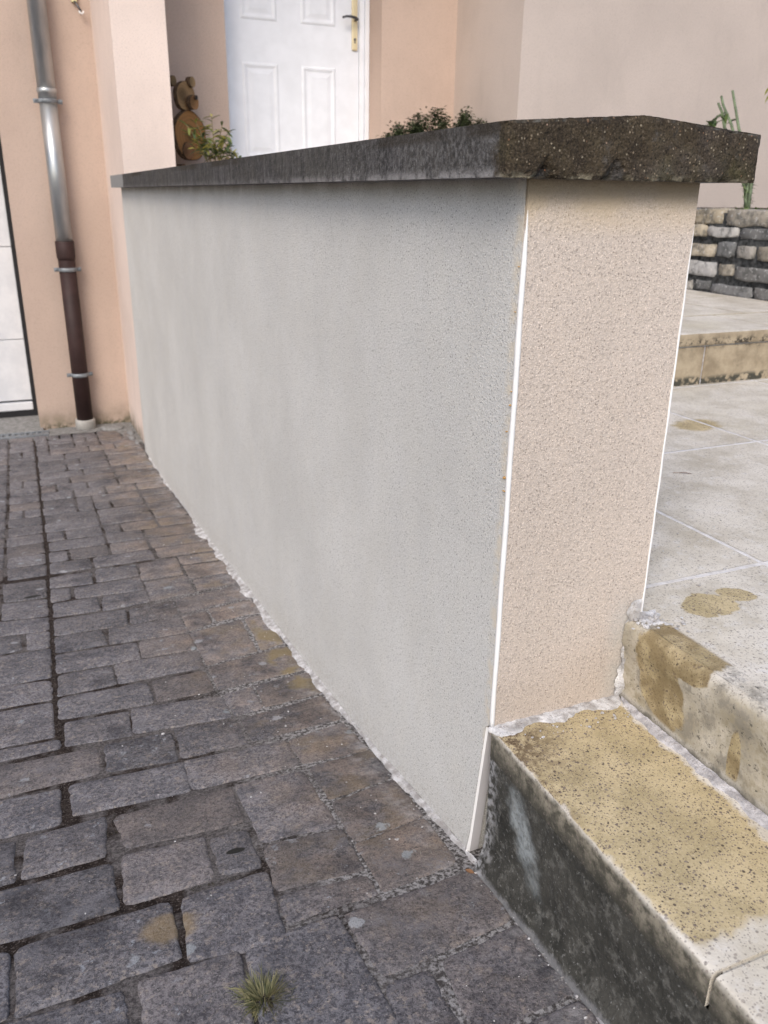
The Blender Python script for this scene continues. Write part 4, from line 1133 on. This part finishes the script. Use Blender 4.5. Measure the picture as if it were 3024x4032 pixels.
def slice_(name, cx, cz, r, th, mat, parent, off=0., sx=1., ang=-38):
    """log slice standing upright, its sawn face turned ang degrees to the right of -Y"""
    bm = bmesh.new(); n = 30; A_ = math.radians(ang); nd = Vector((-math.sin(A_), -math.cos(A_), 0)); sd_ = Vector((math.cos(A_), -math.sin(A_), 0)); sd_ = Vector((-nd.y, nd.x, 0))
    c0 = Vector((cx, 4.93, cz)) + nd * off; mb = MB(); rr = []
    for k in range(n):
        a = 2 * math.pi * k / n; rr.append(r * (1 + .035 * math.sin(2 * a + cx * 40) + .02 * math.sin(5 * a + cz * 30)))
    def ring(d, f): return [c0 + nd * d + sd_ * math.cos(2 * math.pi * k / n) * rr[k] * f * sx + Vector((0, 0, 1)) * math.sin(2 * math.pi * k / n) * rr[k] * f for k in range(n)]
    vs = ring(-th / 2, 1) + ring(th / 2, 1) + ring(th / 2 + .0005, .965)
    fs = [(k, (k + 1) % n, n + (k + 1) % n, n + k) for k in range(n)] + [(n + k, n + (k + 1) % n, 2 * n + (k + 1) % n, 2 * n + k) for k in range(n)]
    mb.add(vs, fs, 1, True); mb.add(vs, [tuple(reversed(range(n))), tuple(range(2 * n, 3 * n))], 0)
    return mb.build(name, [mat, M_bark], parent)
slice_('body', .515, 1.462, .155, .032, wood_mat('body_wood', (.30, .15, .055), (.20, .095, .038), .52, 1.46, 260), bear, 0, .92)
hd = slice_('head', .492, 1.692, .088, .030, wood_mat('head_wood', (.32, .20, .10), (.20, .12, .06), .48, 1.70, 330), bear, .01, .95)
slice_('muzzle', .515, 1.655, .044, .035, wood_mat('muzzle_wood', (.34, .18, .08), (.22, .11, .05), .53, 1.66, 400), hd, .045, .9)
slice_('nose', .518, 1.683, .014, .012, plain('black_nose', (.012, .010, .010), .5), hd, .072, 1)
slice_('ear', .545, 1.775, .031, .035, wood_mat('ear_wood', (.34, .23, .12), (.26, .17, .09), .53, 1.78, 400), bear, 0, .9)
slice_('ear', .428, 1.775, .030, .035, wood_mat('ear_wood_b', (.34, .23, .12), (.26, .17, .09), .43, 1.78, 400), bear, 0, .9)
slice_('paw', .462, 1.372, .052, .03, wood_mat('paw_wood', (.24, .12, .06), (.15, .08, .04), .462, 1.372, 400), bear, .045, 1)
slice_('foot', .43, 1.245, .045, .05, wood_mat('foot_wood', (.20, .11, .06), (.12, .07, .04), .43, 1.245, 400), bear, .03, 1)
slice_('foot', .59, 1.245, .045, .05, wood_mat('foot_wood_b', (.20, .11, .06), (.12, .07, .04), .59, 1.245, 400), bear, .03, 1)

# ================================================================== LOOSE THINGS
mb = MB()
def near_wall():
    y = rnd.uniform(-.3, 2.6); x = -abs(rnd.gauss(0, .16)) - .01
    return (x, y, G(y) + .0005)
crumbs(mb, 160, near_wall, .0006, .0018)
crumbs(mb, 60, lambda: (lambda y: (rnd.uniform(-.9, -.05), y, G(y) + .0005))(rnd.uniform(-.3, 1.2)), .0006, .0022)
crumbs(mb, 60, lambda: (lambda y: (-abs(rnd.gauss(.012, .010)), y, G(y) + .002))(rnd.uniform(-.45, -.01)), .0008, .0020)
crumbs(mb, 60, lambda: (rnd.uniform(.30, .9), rnd.uniform(-.25, .6), Z2 + .0005), .0008, .0028)
crumbs(mb, 30, lambda: (rnd.uniform(.03, .25), rnd.uniform(-.06, -.03), Z1 + .001), .0008, .002)
crumbs(mb, 10, lambda: (.305 + rnd.gauss(0, .02), -.045 + rnd.gauss(0, .012), Z2 + .001), .002, .004)
o = mb.build('mortar_crumbs', M_mort); o['kind'] = 'stuff'
def flat_leaf(name, label, cat, p, ang, L_, w, c):
    t = thing(name, label, cat, p); mb = MB(); d = Vector((math.cos(ang), math.sin(ang), .05))
    leaf(mb, (p[0], p[1], p[2] + .0015), d, L_, w, 0, curl=.08, n=6); m_ = plain(name + '_brown', c, .8)
    ob = mb.build('blade', m_, t)
    mb2 = MB(); tube(mb2, [(p[0], p[1], p[2] + .0015), (p[0] - d.x * L_ * .35, p[1] - d.y * L_ * .35, p[2] + .001)], .0006, 5); mb2.build('stalk', m_, t)
flat_leaf('dry_leaf', 'thin dry brown leaf lying on the pale terrace', 'leaf', (.889, .598, Z2 + .001), -.55, .036, .006, (.20, .10, .06))
flat_leaf('dry_leaf', 'curled orange-brown leaf on the pavers at the foot of the first step', 'leaf', (-.022, -.012, G(-.01) + .002), 2.2, .016, .007, (.19, .10, .05))
st_ = thing('flat_stone', 'flat grey stone on the ground between downpipe and pilaster', 'stone', (-.135, 5.26, -.5))
mb = MB(); bm = bmesh.new(); bmesh.ops.create_icosphere(bm, subdivisions=3, radius=1)
for v in bm.verts: v.co = Vector((-.125 + v.co.x * .082, 5.20 + v.co.y * .085, -.487 + v.co.z * .016)) + .006 * Vector((nz(*v.co, 2), nz(v.co.y, v.co.x, v.co.z, 2), 0))
addbm(mb, bm, 0, True); mb.build('slab', M_conc, st_)
for i, (x, y, r) in enumerate(((.0, 4.98, .030), (-.012, 4.80, .026), (.004, 4.64, .02))):
    nm = ('first', 'second', 'third')
    t = thing('pebble', ('largest grey pebble at the foot of the pilaster nearest the downpipe', 'middle grey pebble of three at the foot of the pilaster', 'smallest grey pebble beside the far end of the grey wall')[i], 'pebble', (x, y, G(y)), 'pebbles at the foot of the pilaster')
    mb = MB(); bm = bmesh.new(); bmesh.ops.create_icosphere(bm, subdivisions=2, radius=r)
    for v in bm.verts: v.co = Vector((x - .02 + v.co.x * .9, y + v.co.y * 1.8, G(y) + .006 + v.co.z * .6)) + Vector((0, 0, .004 * nz(v.co.x, v.co.y, v.co.z, 60)))
    addbm(mb, bm, 0, True); mb.build('body', plain('pebble_grey', (.24, .24, .24), .9), t)
